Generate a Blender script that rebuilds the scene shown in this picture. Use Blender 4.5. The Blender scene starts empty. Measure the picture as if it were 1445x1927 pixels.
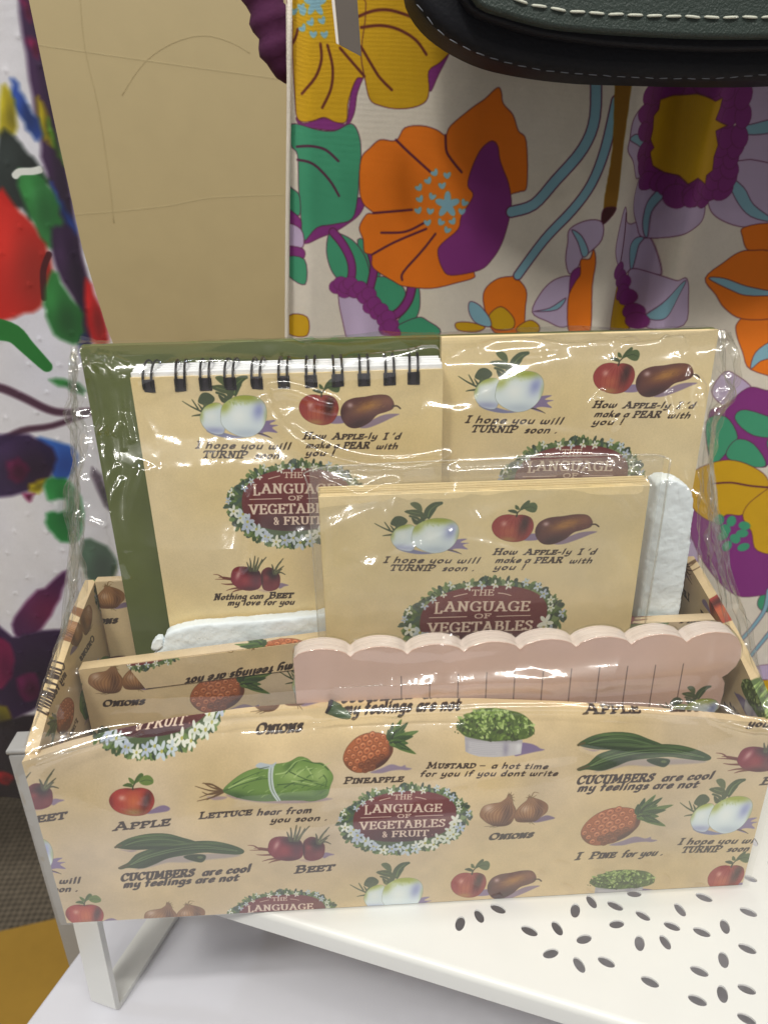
import bpy, bmesh, math, random
from mathutils import Vector
import numpy as np
CM = .01
sc = bpy.context.scene
# ---------------------------------------------------------------- camera, light, exposure
cam_d = bpy.data.cameras.new('camera'); cam = bpy.data.objects.new('camera', cam_d); sc.collection.objects.link(cam); sc.camera = cam
cam_d.sensor_fit = 'VERTICAL'; cam_d.sensor_height = 36; cam_d.sensor_width = 27; cam_d.lens = 26.155
cam_d.clip_start = .01; cam_d.clip_end = 20
from mathutils import Matrix
R3 = Matrix(((.998632, .036284, -.039336), (-.050660, .410105, -.910630), (-.016909, .911316, .411358)))
cam.matrix_world = Matrix.Translation((.1096, -.1906, .2452)) @ R3.to_4x4()
cam_d.dof.use_dof = True; cam_d.dof.focus_distance = .275; cam_d.dof.aperture_fstop = 15
world = bpy.data.worlds.new('World'); sc.world = world; world.use_nodes = True
world.node_tree.nodes['Background'].inputs[0].default_value = (1, .98, .95, 1)
world.node_tree.nodes['Background'].inputs[1].default_value = .27
def lamp(name, loc, target, sx, sy, power, col):
    d = bpy.data.lights.new(name, 'AREA'); d.shape = 'RECTANGLE'; d.size = sx; d.size_y = sy; d.energy = power; d.color = col
    o = bpy.data.objects.new(name, d); sc.collection.objects.link(o); o.location = loc
    o.rotation_euler = (Vector(target) - Vector(loc)).to_track_quat('-Z', 'Y').to_euler(); return o
lamp('ceiling_panel_light', (-.45, -.95, 1.75), (.15, .05, .1), .2, .2, 14, (1, .98, .91))
lamp('highlight_strip_light', (.12, -.80, 1.75), (.12, .0, .1), 2.0, .06, 24, (1, .98, .92))  # unseen strip lamp, added to draw long highlights along the film creases
for x, y, z, p, c in ((.1, -1.0, 1.8, 2, (1, .97, .92)), (-.9, .15, 1.6, 2.4, (.80, .88, 1)), (.55, -.9, 1.8, 2, (1, .97, .92)), (-.6, -.9, 1.7, 2, (1, .97, .92)), (.2, .25, 1.7, 2, (1, .97, .92)), (1.1, -.4, 1.5, 2, (1, .97, .92)), (-.2, -1.5, 1.5, 1.6, (1, .97, .92)), (-1.3, -.5, 1.2, 1.5, (1, .95, .9)), (.9, .2, 1.6, 2, (1, .97, .92))):
    lamp('ceiling_spot_light', (x, y, z), (.12, .05, .1), .065, .065, p, c)
sc.view_settings.view_transform = 'Standard'; sc.view_settings.look = 'None'; sc.view_settings.exposure = -.04; sc.view_settings.gamma = 1
sc.render.film_transparent = False
sc.cycles.max_bounces = 16; sc.cycles.transparent_max_bounces = 24; sc.cycles.caustics_reflective = False; sc.cycles.caustics_refractive = False
sc.cycles.use_denoising = True; sc.cycles.sample_clamp_indirect = 6
# ---------------------------------------------------------------- printed artwork (drawn by code, no files)
import numpy as np, math, random
F32 = np.float32
def hx(c):
    return np.array(c, F32) / 255.0
def noise2(h, w, cell, rng):
    gh, gw = int(h / cell) + 3, int(w / cell) + 3
    g = rng.random((gh, gw)).astype(F32)
    y = np.arange(h) / cell; x = np.arange(w) / cell
    yi = y.astype(int); xi = x.astype(int); fy = y - yi; fx = x - xi
    fy = (fy * fy * (3 - 2 * fy))[:, None].astype(F32); fx = (fx * fx * (3 - 2 * fx))[None, :].astype(F32)
    a = g[yi][:, xi]; b = g[yi][:, xi + 1]; c = g[yi + 1][:, xi]; d = g[yi + 1][:, xi + 1]
    return (a * (1 - fx) + b * fx) * (1 - fy) + (c * (1 - fx) + d * fx) * fy
def smooth(pts, closed=True, n=5):
    p = np.array(pts, float); N = len(p); out = []
    rng_ = range(N) if closed else range(N - 1)
    for i in rng_:
        if closed: a, b, c, d = p[i - 1], p[i], p[(i + 1) % N], p[(i + 2) % N]
        else: a, b, c, d = p[max(i - 1, 0)], p[i], p[i + 1], p[min(i + 2, N - 1)]
        for k in range(n):
            t = k / n
            out.append(.5 * ((2 * b) + (c - a) * t + (2 * a - 5 * b + 4 * c - d) * t * t + (3 * b - a - 3 * c + d) * t ** 3))
    if not closed: out.append(p[-1])
    return np.array(out)
def pr(s):
    v = [float(t) for t in s.replace(',', ' ').split()]
    return [(v[i], v[i + 1]) for i in range(0, len(v), 2)]
class Canvas:
    def __init__(s, wcm, hcm, res, base, seed=1, grain=.03, mottle=.05):
        s.w, s.h, s.res = int(wcm * res), int(hcm * res), res
        s.rng = np.random.default_rng(seed); s.rd = random.Random(seed)
        b = np.ones((s.h, s.w, 3), F32) * hx(base)
        m = (noise2(s.h, s.w, res * 1.5, s.rng) - .5) + .5 * (noise2(s.h, s.w, res * .4, s.rng) - .5)
        m2 = noise2(s.h, s.w, res * 2.3, s.rng) - .5
        g = (noise2(s.h, s.w, 2.2, s.rng) - .5) * .6 + (s.rng.random((s.h, s.w)).astype(F32) - .5) * .5
        b *= (1 + mottle * m + grain * g)[..., None]
        b[..., 2] *= (1 - mottle * 1.5 * m2); b[..., 0] *= 1 + mottle * .3 * m2
        s.a = b; s.A = np.array([[res, 0, 0], [0, -res, s.h]], float); s.st = []; s.fade = 1.0
    def push(s, M):   # M 2x3 : motif units -> current units
        s.st.append(s.A.copy()); A3 = np.vstack([s.A, [0, 0, 1]]) @ np.vstack([M, [0, 0, 1]]); s.A = A3[:2]
    def pop(s): s.A = s.st.pop()
    def T(s, p): p = np.atleast_2d(np.array(p, float)); return p @ s.A[:, :2].T + s.A[:, 2]
    def sc(s): return math.sqrt(abs(np.linalg.det(s.A[:, :2])))
    def box(s, q, pad):
        x0 = max(int(q[:, 0].min() - pad), 0); x1 = min(int(q[:, 0].max() + pad) + 2, s.w)
        y0 = max(int(q[:, 1].min() - pad), 0); y1 = min(int(q[:, 1].max() + pad) + 2, s.h)
        return x0, x1, y0, y1
    def comp(s, b, al, col):
        x0, x1, y0, y1 = b
        al = (al * s.fade)[..., None]
        if callable(col):
            Ai = np.linalg.inv(s.A[:, :2]); X, Y = np.meshgrid(np.arange(x0, x1) + .5 - s.A[0, 2], np.arange(y0, y1) + .5 - s.A[1, 2])
            mx = (Ai[0, 0] * X + Ai[0, 1] * Y).astype(F32); my = (Ai[1, 0] * X + Ai[1, 1] * Y).astype(F32)
            c = col(mx, my)
            if c.shape[-1] == 4: al = al * c[..., 3:]; c = c[..., :3]
        else: c = hx(col[:3])
        v = s.a[y0:y1, x0:x1]; v *= 1 - al; v += al * c
    @staticmethod
    def segd(X, Y, q, closed, rad=None):
        best = np.full(X.shape, 1e9, F32); n = len(q)
        for i in range(n if closed else n - 1):
            ax, ay = q[i]; bx, by = q[(i + 1) % n]; dx, dy = bx - ax, by - ay; L = dx * dx + dy * dy + 1e-12
            t = np.clip(((X - ax) * dx + (Y - ay) * dy) / L, 0, 1)
            d = np.hypot(X - ax - t * dx, Y - ay - t * dy)
            if rad is not None: d = d - (rad[i] + (rad[(i + 1) % n] - rad[i]) * t)
            best = np.minimum(best, d)
        return best
    def fill(s, pts, col, alpha=1, soft=.5, sm=True, n=4, line=None, lw=1):
        if isinstance(pts, str): pts = pr(pts)
        q = s.T(smooth(pts, True, n) if sm else pts)
        b = s.box(q, soft + 2 + (lw if line else 0)); x0, x1, y0, y1 = b
        if x1 <= x0 or y1 <= y0: return
        X, Y = np.meshgrid(np.arange(x0, x1, dtype=F32) + .5, np.arange(y0, y1, dtype=F32) + .5)
        ins = np.zeros(X.shape, bool); N = len(q)
        for i in range(N):
            ax, ay = q[i]; bx, by = q[(i + 1) % N]
            if ay == by: continue
            ins ^= ((ay > Y) != (by > Y)) & (X < (bx - ax) * (Y - ay) / (by - ay) + ax)
        d = s.segd(X, Y, q, True)
        sd = np.where(ins, d, -d)
        s.comp(b, np.clip(.5 + sd / (2 * soft), 0, 1) * alpha, col)
        if line is not None: s.comp(b, np.clip(.5 + lw / 2 - d, 0, 1), line)
    def stroke(s, pts, col, r=1, r2=None, alpha=1, sm=True, soft=.5, n=4):
        if isinstance(pts, str): pts = pr(pts)
        p = smooth(pts, False, n) if sm and len(pts) > 2 else np.array(pts, float)
        q = s.T(p); k = s.sc(); r2 = r if r2 is None else r2
        if isinstance(r, (list, tuple)): rad = np.interp(np.linspace(0, 1, len(q)), np.linspace(0, 1, len(r)), r) * k
        else: rad = np.linspace(r, r2, len(q)) * k
        b = s.box(q, rad.max() + soft + 1); x0, x1, y0, y1 = b
        if x1 <= x0 or y1 <= y0: return
        X, Y = np.meshgrid(np.arange(x0, x1, dtype=F32) + .5, np.arange(y0, y1, dtype=F32) + .5)
        s.comp(b, np.clip(.5 - s.segd(X, Y, q, False, rad) / (2 * soft), 0, 1) * alpha, col)
    def ell(s, cx, cy, rx, ry, col, rot=0, **k):
        c, si = math.cos(math.radians(rot)), math.sin(math.radians(rot))
        s.fill([(cx + rx * math.cos(t) * c - ry * math.sin(t) * si, cy + rx * math.cos(t) * si + ry * math.sin(t) * c)
                for t in np.linspace(0, 2 * math.pi, 13)[:-1]], col, n=3, **k)
    def text(s, txt, p0, p1, h, col, nib=(.085, .04, 30), slant=.36, small=.76, wob=1.0, cap2=None, alpha=1):
        # upper-case words: first letter full height, the rest small capitals
        words = txt.split(' '); seq = []; x = 0
        for wi, w in enumerate(words):
            for i, ch in enumerate(w):
                g = GL[ch]; up = ch.isupper() and ch.isalpha()
                k = small if (up and i > 0 and cap2 is None and w[i - 1].isalpha() or (up and i and cap2 is None)) else 1.0
                seq.append((g, x, k)); x += (g[0] + 14) * k
            x += 34
        x -= 48
        p0 = np.array(p0, float); p1 = np.array(p1, float); L = np.linalg.norm(p1 - p0); kx = L / x; ex = (p1 - p0) / L; ey = np.array([ex[1], -ex[0]])
        if ey[1] > 0: ey = -ey
        th = math.radians(nib[2]); c, si = math.cos(th), math.sin(th); a, bb = (nib[0] * 1.8, nib[1] * 1.5) if nib[2] == 30 else (nib[0] * 1.1, nib[1] * 1.1)
        h = h * (1.0 if nib[2] in (0, 20) else .84); sy = h / 100.0
        for g, gx, k in seq:
            for stt in g[1]:
                sm = stt[0] == '~'; v = pr(stt[1:] if sm else stt); v = np.array(v, float)
                if sm and len(v) > 2: v = smooth(v, False, 4)
                v = v * k; yy = v[:, 1]; xx = v[:, 0] + gx
                P = p0 + np.outer(xx * kx + yy * sy * slant, ex) + np.outer(yy * sy, ey)
                q = s.T(P)
                # broad nib: metric where the nib is a unit circle
                k2 = np.linalg.norm(s.A[:, :2] @ ey) * h
                Mn = np.array([[c / (a * k2), -si / (a * k2)], [si / (bb * k2), c / (bb * k2)]])
                b = s.box(q, a * k2 + 1.5); x0, x1, y0, y1 = b
                if x1 <= x0 or y1 <= y0: continue
                X, Y = np.meshgrid(np.arange(x0, x1, dtype=F32) + .5, np.arange(y0, y1, dtype=F32) + .5)
                U = Mn[0, 0] * X + Mn[0, 1] * Y; V = Mn[1, 0] * X + Mn[1, 1] * Y
                d = s.segd(U, V, q @ Mn.T, False) - 1
                s.comp(b, np.clip(.5 - d * (bb * k2 + a * k2) * .5, 0, 1) * alpha, col)
# glyphs: (advance, strokes) in hundredths of the cap height, '~' marks a curved stroke
GL = {
'A': (70, ['36 98 8 2', '36 98 62 2', '20 34 54 34', '0 2 18 2', '52 2 74 2', '24 98 36 98']),
'B': (56, ['12 2 12 98', '~12 98 40 96 46 76 36 56 12 54', '~12 54 44 52 54 30 42 6 12 2', '2 98 14 98', '2 2 14 2']),
'C': (58, ['~56 78 44 97 22 96 6 70 6 30 22 4 42 4 56 20', '56 92 56 72']),
'D': (62, ['12 2 12 98', '~12 98 42 94 60 66 58 32 40 6 12 2', '2 98 14 98', '2 2 14 2']),
'E': (54, ['12 2 12 98', '2 98 50 98', '12 52 40 52', '2 2 52 2', '50 98 50 82', '52 2 54 20', '40 60 40 44']),
'F': (50, ['12 2 12 98', '2 98 50 98', '12 52 38 52', '2 2 24 2', '50 98 50 82', '38 60 38 44']),
'G': (64, ['~56 80 44 97 22 96 6 70 6 30 22 4 44 4 58 16', '58 2 58 42', '44 42 66 42', '56 94 56 76']),
'H': (64, ['12 2 12 98', '54 2 54 98', '12 52 54 52', '2 98 22 98', '2 2 22 2', '44 98 64 98', '44 2 64 2']),
'I': (22, ['12 2 12 98', '0 98 24 98', '0 2 24 2']),
'L': (52, ['12 2 12 98', '2 98 24 98', '2 2 52 2', '52 2 54 22']),
'M': (84, ['12 2 16 98', '16 98 42 20', '42 20 68 98', '68 98 74 2', '2 2 22 2', '62 2 84 2', '6 98 18 98']),
'N': (66, ['12 2 12 98', '12 98 54 4', '54 2 54 98', '2 98 14 98', '2 2 22 2', '44 98 66 98']),
'O': (64, ['~34 97 14 88 5 50 14 12 34 3 54 12 63 50 54 88 34 97']),
'P': (54, ['12 2 12 98', '~12 98 44 96 54 74 42 50 12 46', '2 98 14 98', '2 2 26 2']),
'R': (62, ['12 2 12 98', '~12 98 42 96 50 76 40 54 12 52', '28 52 58 4', '2 98 14 98', '2 2 22 2', '54 2 66 2']),
'S': (46, ['~42 80 30 97 12 90 8 72 22 56 38 42 42 22 30 4 14 4 4 20', '42 94 42 76', '4 4 4 24']),
'T': (58, ['30 2 30 98', '2 98 58 98', '2 98 0 80', '58 98 60 80', '18 2 42 2']),
'U': (64, ['~12 98 12 40 18 10 34 3 50 10 56 40 56 98', '0 98 24 98', '46 98 66 98']),
'V': (66, ['8 98 34 2', '34 2 60 98', '-2 98 20 98', '48 98 70 98']),
'Y': (60, ['4 98 30 50', '56 98 30 50', '30 50 30 2']),
'&': (64, ['~58 50 46 14 26 2 8 16 14 36 40 62 40 86 26 96 14 84 20 62 56 4']),
'a': (42, ['~38 50 18 54 5 36 6 12 18 3 34 14', '38 54 36 4']),
'c': (36, ['~34 44 22 56 8 42 6 16 18 3 34 12']),
'd': (44, ['~36 40 22 56 7 40 6 12 18 3 34 14', '38 98 36 4']),
'e': (38, ['~8 28 36 34 32 52 20 55 8 42 6 16 18 3 36 12']),
'f': (30, ['~34 90 24 98 16 84 14 50 12 2', '2 54 28 54']),
'g': (42, ['~38 48 18 56 5 38 8 14 20 6 34 18', '~38 54 36 -10 24 -32 4 -26']),
'h': (44, ['8 98 6 2', '~8 34 22 56 36 48 36 4']),
'i': (18, ['9 54 8 3', '10 76 11 79']),
'k': (42, ['8 98 6 2', '36 54 9 26', '18 32 38 3']),
'l': (18, ['10 98 8 3']),
'm': (66, ['7 54 6 3', '~7 34 18 56 30 48 30 4', '~31 34 44 56 57 48 58 4']),
'n': (44, ['7 54 6 3', '~7 34 22 56 36 48 36 4']),
'o': (42, ['~22 55 8 46 5 24 14 4 28 4 38 26 34 50 22 55']),
'p': (44, ['8 54 4 -32', '~8 38 24 58 38 42 36 14 22 3 8 12']),
'r': (32, ['7 54 6 3', '~7 34 16 52 30 52']),
's': (32, ['~30 46 18 56 8 44 16 32 28 20 24 5 6 6']),
't': (32, ['16 80 12 8', '~12 8 18 2 28 6', '2 54 32 54']),
'u': (44, ['~8 54 6 18 16 3 34 16', '38 54 36 3']),
'v': (38, ['6 54 18 3', '18 3 36 54']),
'w': (60, ['~6 54 4 18 14 4 28 16 30 50', '~30 20 40 3 54 18 54 54']),
'y': (42, ['~8 54 8 22 18 10 34 22', '~38 54 36 -10 24 -32 4 -26']),
'.': (12, ['6 4 7 6']), '!': (18, ['10 98 8 32', '8 4 9 6']), '-': (26, ['4 34 24 34']), '_': (60, ['4 40 56 40']),
"'": (14, ['8 98 4 78']), ' ': (10, []),
}
# ---------------------------------------------------------------- shading helpers
def mix(a, b, t): return a + (b - a) * t[..., None]
def blob(mx, my, cx, cy, rx, ry, rot=0, p=1.0):
    c, s = math.cos(math.radians(rot)), math.sin(math.radians(rot)); dx, dy = mx - cx, my - cy
    u = (dx * c + dy * s) / rx; v = (-dx * s + dy * c) / ry
    return np.exp(-(u * u + v * v) * p)
def layers(base, *L):
    def f(mx, my):
        c = np.ones(mx.shape + (3,), F32) * hx(base)
        for col, strength, args in L: c = mix(c, hx(col), np.clip(strength * blob(mx, my, *args), 0, 1))
        h = np.sin(mx * 1.7 + my * .9) * np.sin(my * 1.3 - mx * .6)
        return c * (1 + .02 * h)[..., None]
    return f
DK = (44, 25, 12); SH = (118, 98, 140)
def hatch(c, cx, cy, rx, ry, cols, n, ln, rd, ang=None, r=1.2, alpha=.6):
    for _ in range(n):
        t = rd.uniform(0, 6.283); q = math.sqrt(rd.random()); x = cx + rx * q * math.cos(t); y = cy + ry * q * math.sin(t)
        a = rd.uniform(0, 6.283) if ang is None else ang + rd.uniform(-.35, .35)
        c.stroke([(x, y), (x + ln * math.cos(a), y + ln * math.sin(a))], rd.choice(cols), r, r * .3, alpha, sm=False)
def m_apple(c, cap=None, k=1):
    # traced round (815,650)
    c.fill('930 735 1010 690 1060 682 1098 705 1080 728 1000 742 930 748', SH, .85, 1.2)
    c.fill('648 640 665 590 710 556 770 545 822 550 880 545 940 562 972 600 982 650 965 700 925 745 860 763 790 758 720 735 670 695',
           layers((168, 50, 42), ((205, 110, 60), .8, (830, 650, 75, 75)), ((150, 118, 60), .9, (830, 735, 90, 32)), ((226, 175, 160), .8, (742, 618, 26, 22)),
                  ((55, 16, 14), .9, (925, 640, 34, 90, 18)), ((60, 14, 14), .6, (822, 545, 60, 16)), ((110, 24, 24), .7, (660, 660, 22, 70))), line=(96, 40, 28), lw=.5)
    for i in range(22):
        t = (i - 10) / 11; c.stroke([(822 + 20 * t, 556), (822 + 120 * t, 640), (822 + 110 * t, 730)], (205, 120, 70) if i % 3 else (110, 25, 22), .9, .5, .3)
    c.stroke('822 556 826 530 845 505', (50, 45, 25), 5, 3)
    for p, a in (('748 526 780 508 815 515 822 540 790 536', (70, 92, 40)), ('800 500 790 470 815 478 835 500 828 520', (88, 112, 48)), ('832 512 850 465 880 440 900 455 880 490', (76, 100, 44)), ('868 490 900 462 940 458 972 488 968 518 920 530 880 515', (100, 124, 55))):
        c.fill(p, a, 1, .6); 
    c.stroke('880 500 920 490 965 500', (40, 60, 28), 2, 1); c.stroke('835 505 860 470 885 452', (40, 60, 28), 2, 1)
    if cap: c.text('APPLE', (668, 886), (1082, 846), 78, DK, (.10, .045, 30))
def m_lettuce(c):
    rd = c.rd
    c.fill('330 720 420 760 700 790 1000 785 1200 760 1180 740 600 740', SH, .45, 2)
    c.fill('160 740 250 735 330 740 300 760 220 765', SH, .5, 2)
    for p in ('300 690 200 665 130 630', '300 692 190 690 60 655', '300 695 200 710 100 745', '300 700 220 740 80 775', '290 690 220 650 150 640', '300 696 180 720 120 700', '280 690 200 640 120 632', '300 696 230 730 160 765'):
        c.stroke(p, (96, 68, 38), 9, 2.5, .95)
    c.fill('296 690 360 620 470 550 600 510 700 490 840 470 930 430 1000 440 1060 470 1130 470 1190 510 1235 570 1215 640 1195 720 1150 750 1060 770 980 765 880 765 760 770 620 775 480 760 370 730',
           layers((104, 136, 62), ((54, 84, 36), .9, (420, 735, 200, 40, 12)), ((160, 184, 110), .8, (900, 560, 130, 60)), ((140, 168, 92), .7, (470, 610, 110, 26, -32)), ((60, 90, 38), .8, (860, 745, 300, 30)),
                  ((170, 190, 120), .7, (1120, 560, 70, 60)), ((58, 88, 36), .6, (850, 500, 60, 30, -30)), ((60, 92, 40), .5, (1130, 690, 70, 40))), line=(70, 95, 45), lw=.6)
    for p in ('310 690 450 640 600 600 720 590', '380 640 480 590 600 545', '1190 520 1130 480 1050 470 940 455 880 510 800 580', '860 540 960 580 1080 620 1190 650', '820 660 900 620 1000 600 1100 610', '1150 560 1180 600 1170 660', '760 640 900 630 1040 650'):
        c.stroke(p, (52, 80, 34), 5, 2, .8)
    for p in ('345 670 480 610 650 570', '740 560 830 540 900 470 990 445', '880 610 980 620 1090 640', '1000 500 1050 560 1060 590', '900 580 980 520 1090 510'):
        c.stroke(p, (176, 198, 130), 6, 2, .8)
    for i in range(46):
        x = rd.uniform(380, 1180); y = rd.uniform(560, 750) if x < 700 else rd.uniform(490, 750)
        if x < 560 and y < 800 - x * .35: continue
        c.stroke([(x, y), (x + 22, y - 16), (x + 50, y - 24)], rd.choice([(48, 78, 32), (62, 98, 42), (178, 200, 130)]), 4, 1.5, .55)
    for p in ('690 500 685 580 705 680 765 768', '712 505 708 580 730 680 785 765'):
        c.stroke(p, (188, 198, 196), 10, 7)
    c.stroke('701 505 697 580 718 680 775 766', (90, 105, 105), 2.5, 2, .8)
    c.fill('565 505 600 478 660 485 705 488 740 470 725 500 690 515 630 522', (176, 186, 196), .95, 1); c.stroke('600 522 680 505', (70, 80, 70), 4, 2)
    c.text('LETTUCE', (95, 928), (535, 892), 66, DK, (.10, .045, 30)); c.text('hear from', (592, 897), (1056, 872), 66, DK, (.10, .045, 30)); c.text('you soon .', (712, 962), (1195, 938), 62, DK, (.10, .045, 30))
def m_cuke(c):
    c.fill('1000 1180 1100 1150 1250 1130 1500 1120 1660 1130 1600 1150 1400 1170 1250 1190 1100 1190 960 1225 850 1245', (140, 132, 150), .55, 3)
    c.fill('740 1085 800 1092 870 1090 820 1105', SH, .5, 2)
    A = '705 1065 740 1035 830 995 960 970 1100 970 1220 1000 1320 1032 1290 1072 1100 1075 950 1085 850 1088 760 1080'
    B = '720 1225 790 1190 830 1150 870 1118 980 1080 1120 1052 1300 1028 1440 1025 1560 1045 1660 1078 1693 1106 1650 1128 1500 1120 1380 1112 1230 1132 1100 1156 1000 1200 900 1235 790 1230 730 1242'
    g = layers((52, 76, 36), ((96, 122, 66), .75, (950, 990, 200, 14, -2)), ((98, 122, 66), .7, (1200, 1052, 380, 14, -2)), ((26, 42, 20), .8, (1000, 1072, 300, 16)), ((28, 44, 20), .8, (1050, 1160, 260, 22, -22)), ((104, 126, 70), .6, (900, 1140, 90, 12, -30)))
    c.fill('1225 1140 1300 1125 1385 1130 1392 1160 1360 1190 1300 1180 1240 1160', (40, 58, 28), 1, 1); c.ell(1350, 1150, 22, 10, (92, 108, 60))
    c.fill(A, g, line=(34, 48, 22), lw=.6)
    for d in (-26, -8, 14): c.stroke([(780, 1055 + d * .3), (900, 1028 + d), (1080, 1018 + d), (1270, 1045 + d * .6)], (118, 140, 88) if d == -8 else (28, 44, 20), 3.5, 2, .75)
    c.fill(B, g, line=(34, 48, 22), lw=.6)
    for d in (-22, -6, 10, 24): c.stroke([(810, 1205 + d * .3), (900, 1160 + d), (1010, 1122 + d), (1180, 1085 + d), (1400, 1070 + d * .9), (1640, 1100 + d * .4)], (122, 144, 92) if d in (-6, 10) else (28, 44, 20), 3.5, 2, .75)
    for p in ('705 1068 750 1052', '722 1232 800 1205'): c.stroke(p, (84, 74, 40), 9, 7)
    c.text('CUCUMBERS', (725, 1340), (1290, 1302), 70, DK, (.10, .045, 30), cap2=1); c.text('are cool', (1365, 1300), (1735, 1268), 74, DK, (.10, .045, 30))
    c.text('my feelings are not', (742, 1396), (1640, 1342), 72, DK, (.10, .045, 30))
def m_beet(c, cap=None):
    # traced round (500,1380)
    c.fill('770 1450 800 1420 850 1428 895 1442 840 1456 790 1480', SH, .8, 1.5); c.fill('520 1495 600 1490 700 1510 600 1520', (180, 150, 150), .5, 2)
    for p in ('240 1390 130 1385 60 1350 0 1345', '240 1400 150 1392 20 1395', '250 1440 160 1445 90 1440', '300 1480 220 1490 150 1510', '340 1490 260 1510 215 1530', '200 1385 120 1372 60 1375'): c.stroke(p, (104, 48, 34), 13, 2, .9)
    c.fill('205 1380 225 1300 290 1262 400 1262 520 1290 560 1340 572 1420 540 1480 450 1505 350 1500 270 1470 215 1420',
           layers((128, 30, 48), ((34, 12, 22), .95, (470, 1310, 130, 46, 14)), ((206, 160, 155), .85, (292, 1345, 26, 52, 25)), ((60, 14, 26), .7, (440, 1490, 130, 30)), ((160, 60, 62), .6, (370, 1400, 50, 40)), ((80, 30, 50), .7, (500, 1400, 60, 80))), line=(70, 20, 30), lw=.6)
    c.fill('566 1400 570 1310 640 1262 720 1285 785 1345 785 1440 745 1488 660 1506 590 1484',
           layers((112, 32, 44), ((30, 12, 20), .95, (700, 1330, 80, 60)), ((160, 70, 70), .6, (625, 1370, 40, 30)), ((36, 14, 22), .7, (570, 1400, 18, 120)), ((130, 60, 60), .5, (740, 1440, 36, 30))), line=(70, 20, 30), lw=.6)
    for p in ('470 1300 480 1220 490 1150', '440 1300 440 1230 430 1175', '500 1300 560 1220 622 1158', '480 1300 515 1220 530 1165', '430 1300 410 1250 395 1215', '510 1300 550 1230 575 1180', '720 1330 760 1240 822 1168', '720 1330 780 1280 830 1245', '730 1330 790 1310 850 1332', '710 1320 700 1260 690 1232', '725 1320 745 1260 800 1200', '740 1330 780 1295 810 1275'):
        c.stroke(p, (74, 74, 52), 13, 4, .95)
    for p in ('475 1290 485 1210', '505 1290 570 1205', '725 1310 780 1220', '735 1320 790 1285'): c.stroke(p, (132, 138, 92), 5, 2, .8)
    if cap == 'BEET': c.text('BEET', (700 - 210, 1640), (880, 1610), 90, DK, (.10, .045, 30))
    elif cap: c.text('Nothing can', (0, 1612), (585, 1588), 76, DK, (.09, .04, 30)); c.text('BEET', (658, 1585), (935, 1572), 76, DK, (.10, .045, 30)); c.text('my love for you', (165, 1668), (962, 1645), 74, DK, (.09, .04, 30))
def m_pine(c, cap=0):
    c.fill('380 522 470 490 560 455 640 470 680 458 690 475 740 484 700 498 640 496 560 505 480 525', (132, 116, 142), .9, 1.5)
    c.fill('142 420 165 350 230 285 320 245 420 235 490 245 520 265 560 310 567 360 540 410 490 460 400 505 300 525 230 515 170 475',
           layers((162, 88, 48), ((66, 36, 30), .95, (480, 450, 170, 34, -32)), ((96, 56, 30), .7, (190, 480, 70, 40, 30)), ((196, 118, 70), .5, (320, 320, 120, 60, -20)), ((70, 42, 34), .8, (550, 330, 20, 60))), line=(84, 52, 28), lw=.8)
    for r in range(6):
        for q in range(7):
            u = q * 62 - 190 + (r % 2) * 31; v = r * 47 - 112
            x = 350 + u * .93 + v * .18 ; y = 375 - u * .36 + v * .93
            e = ((x - 350) * .9 - (y - 380) * .43) / 212; f_ = ((x - 350) * .43 + (y - 380) * .9) / 128
            if e * e + f_ * f_ > .86: continue
            k = 1 - .45 * abs(e)
            dark = f_ > .45
            c.ell(x, y, 33 * k, 27 * k, (120, 66, 38) if dark else (186, 108, 66), -22, line=(88, 44, 26), lw=.8)
            c.ell(x + 2, y + 2, 12 * k, 9 * k, (104, 52, 30) if dark else (140, 72, 42), -22); c.stroke([(x - 12 * k, y - 8 * k), (x, y - 15 * k), (x + 12 * k, y - 10 * k)], (224, 164, 124), 3.5 * k, 2, .35 if dark else .9)
    for i, (x, y) in enumerate([(560, 165), (600, 185), (635, 140), (690, 160), (668, 215), (785, 212), (740, 250), (700, 300), (772, 374), (720, 345), (640, 330), (590, 320), (520, 210)]):
        dx, dy = x - 535, y - 290; nx, ny = -dy, dx; L = math.hypot(dx, dy); nx /= L; ny /= L; w = 24
        c.fill([(530, 290), (535 + dx * .4 + nx * w, 290 + dy * .4 + ny * w), (x, y), (535 + dx * .4 - nx * w, 290 + dy * .4 - ny * w)], [(46, 70, 32), (60, 88, 38), (82, 108, 48)][i % 3], 1, .6)
        c.stroke([(540, 288), (x - dx * .15, y - dy * .15)], (128, 150, 76) if i % 2 else (30, 48, 24), 4, 1, .8)
    for p in ('545 300 580 290', '555 270 575 230 590 215', '580 300 640 290'): c.stroke(p, (26, 40, 22), 8, 3, .8)
    if cap == 1: c.text('PINEAPPLE', (158, 614), (662, 588), 58, DK, (.10, .045, 30))
    elif cap == 2: c.text('I', (150, 640), (176, 638), 66, DK, (.10, .045, 30)); c.text('PINE', (255, 633), (440, 622), 62, DK, (.10, .045, 30)); c.text('for you .', (500, 622), (808, 606), 66, DK, (.09, .04, 30))
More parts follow.
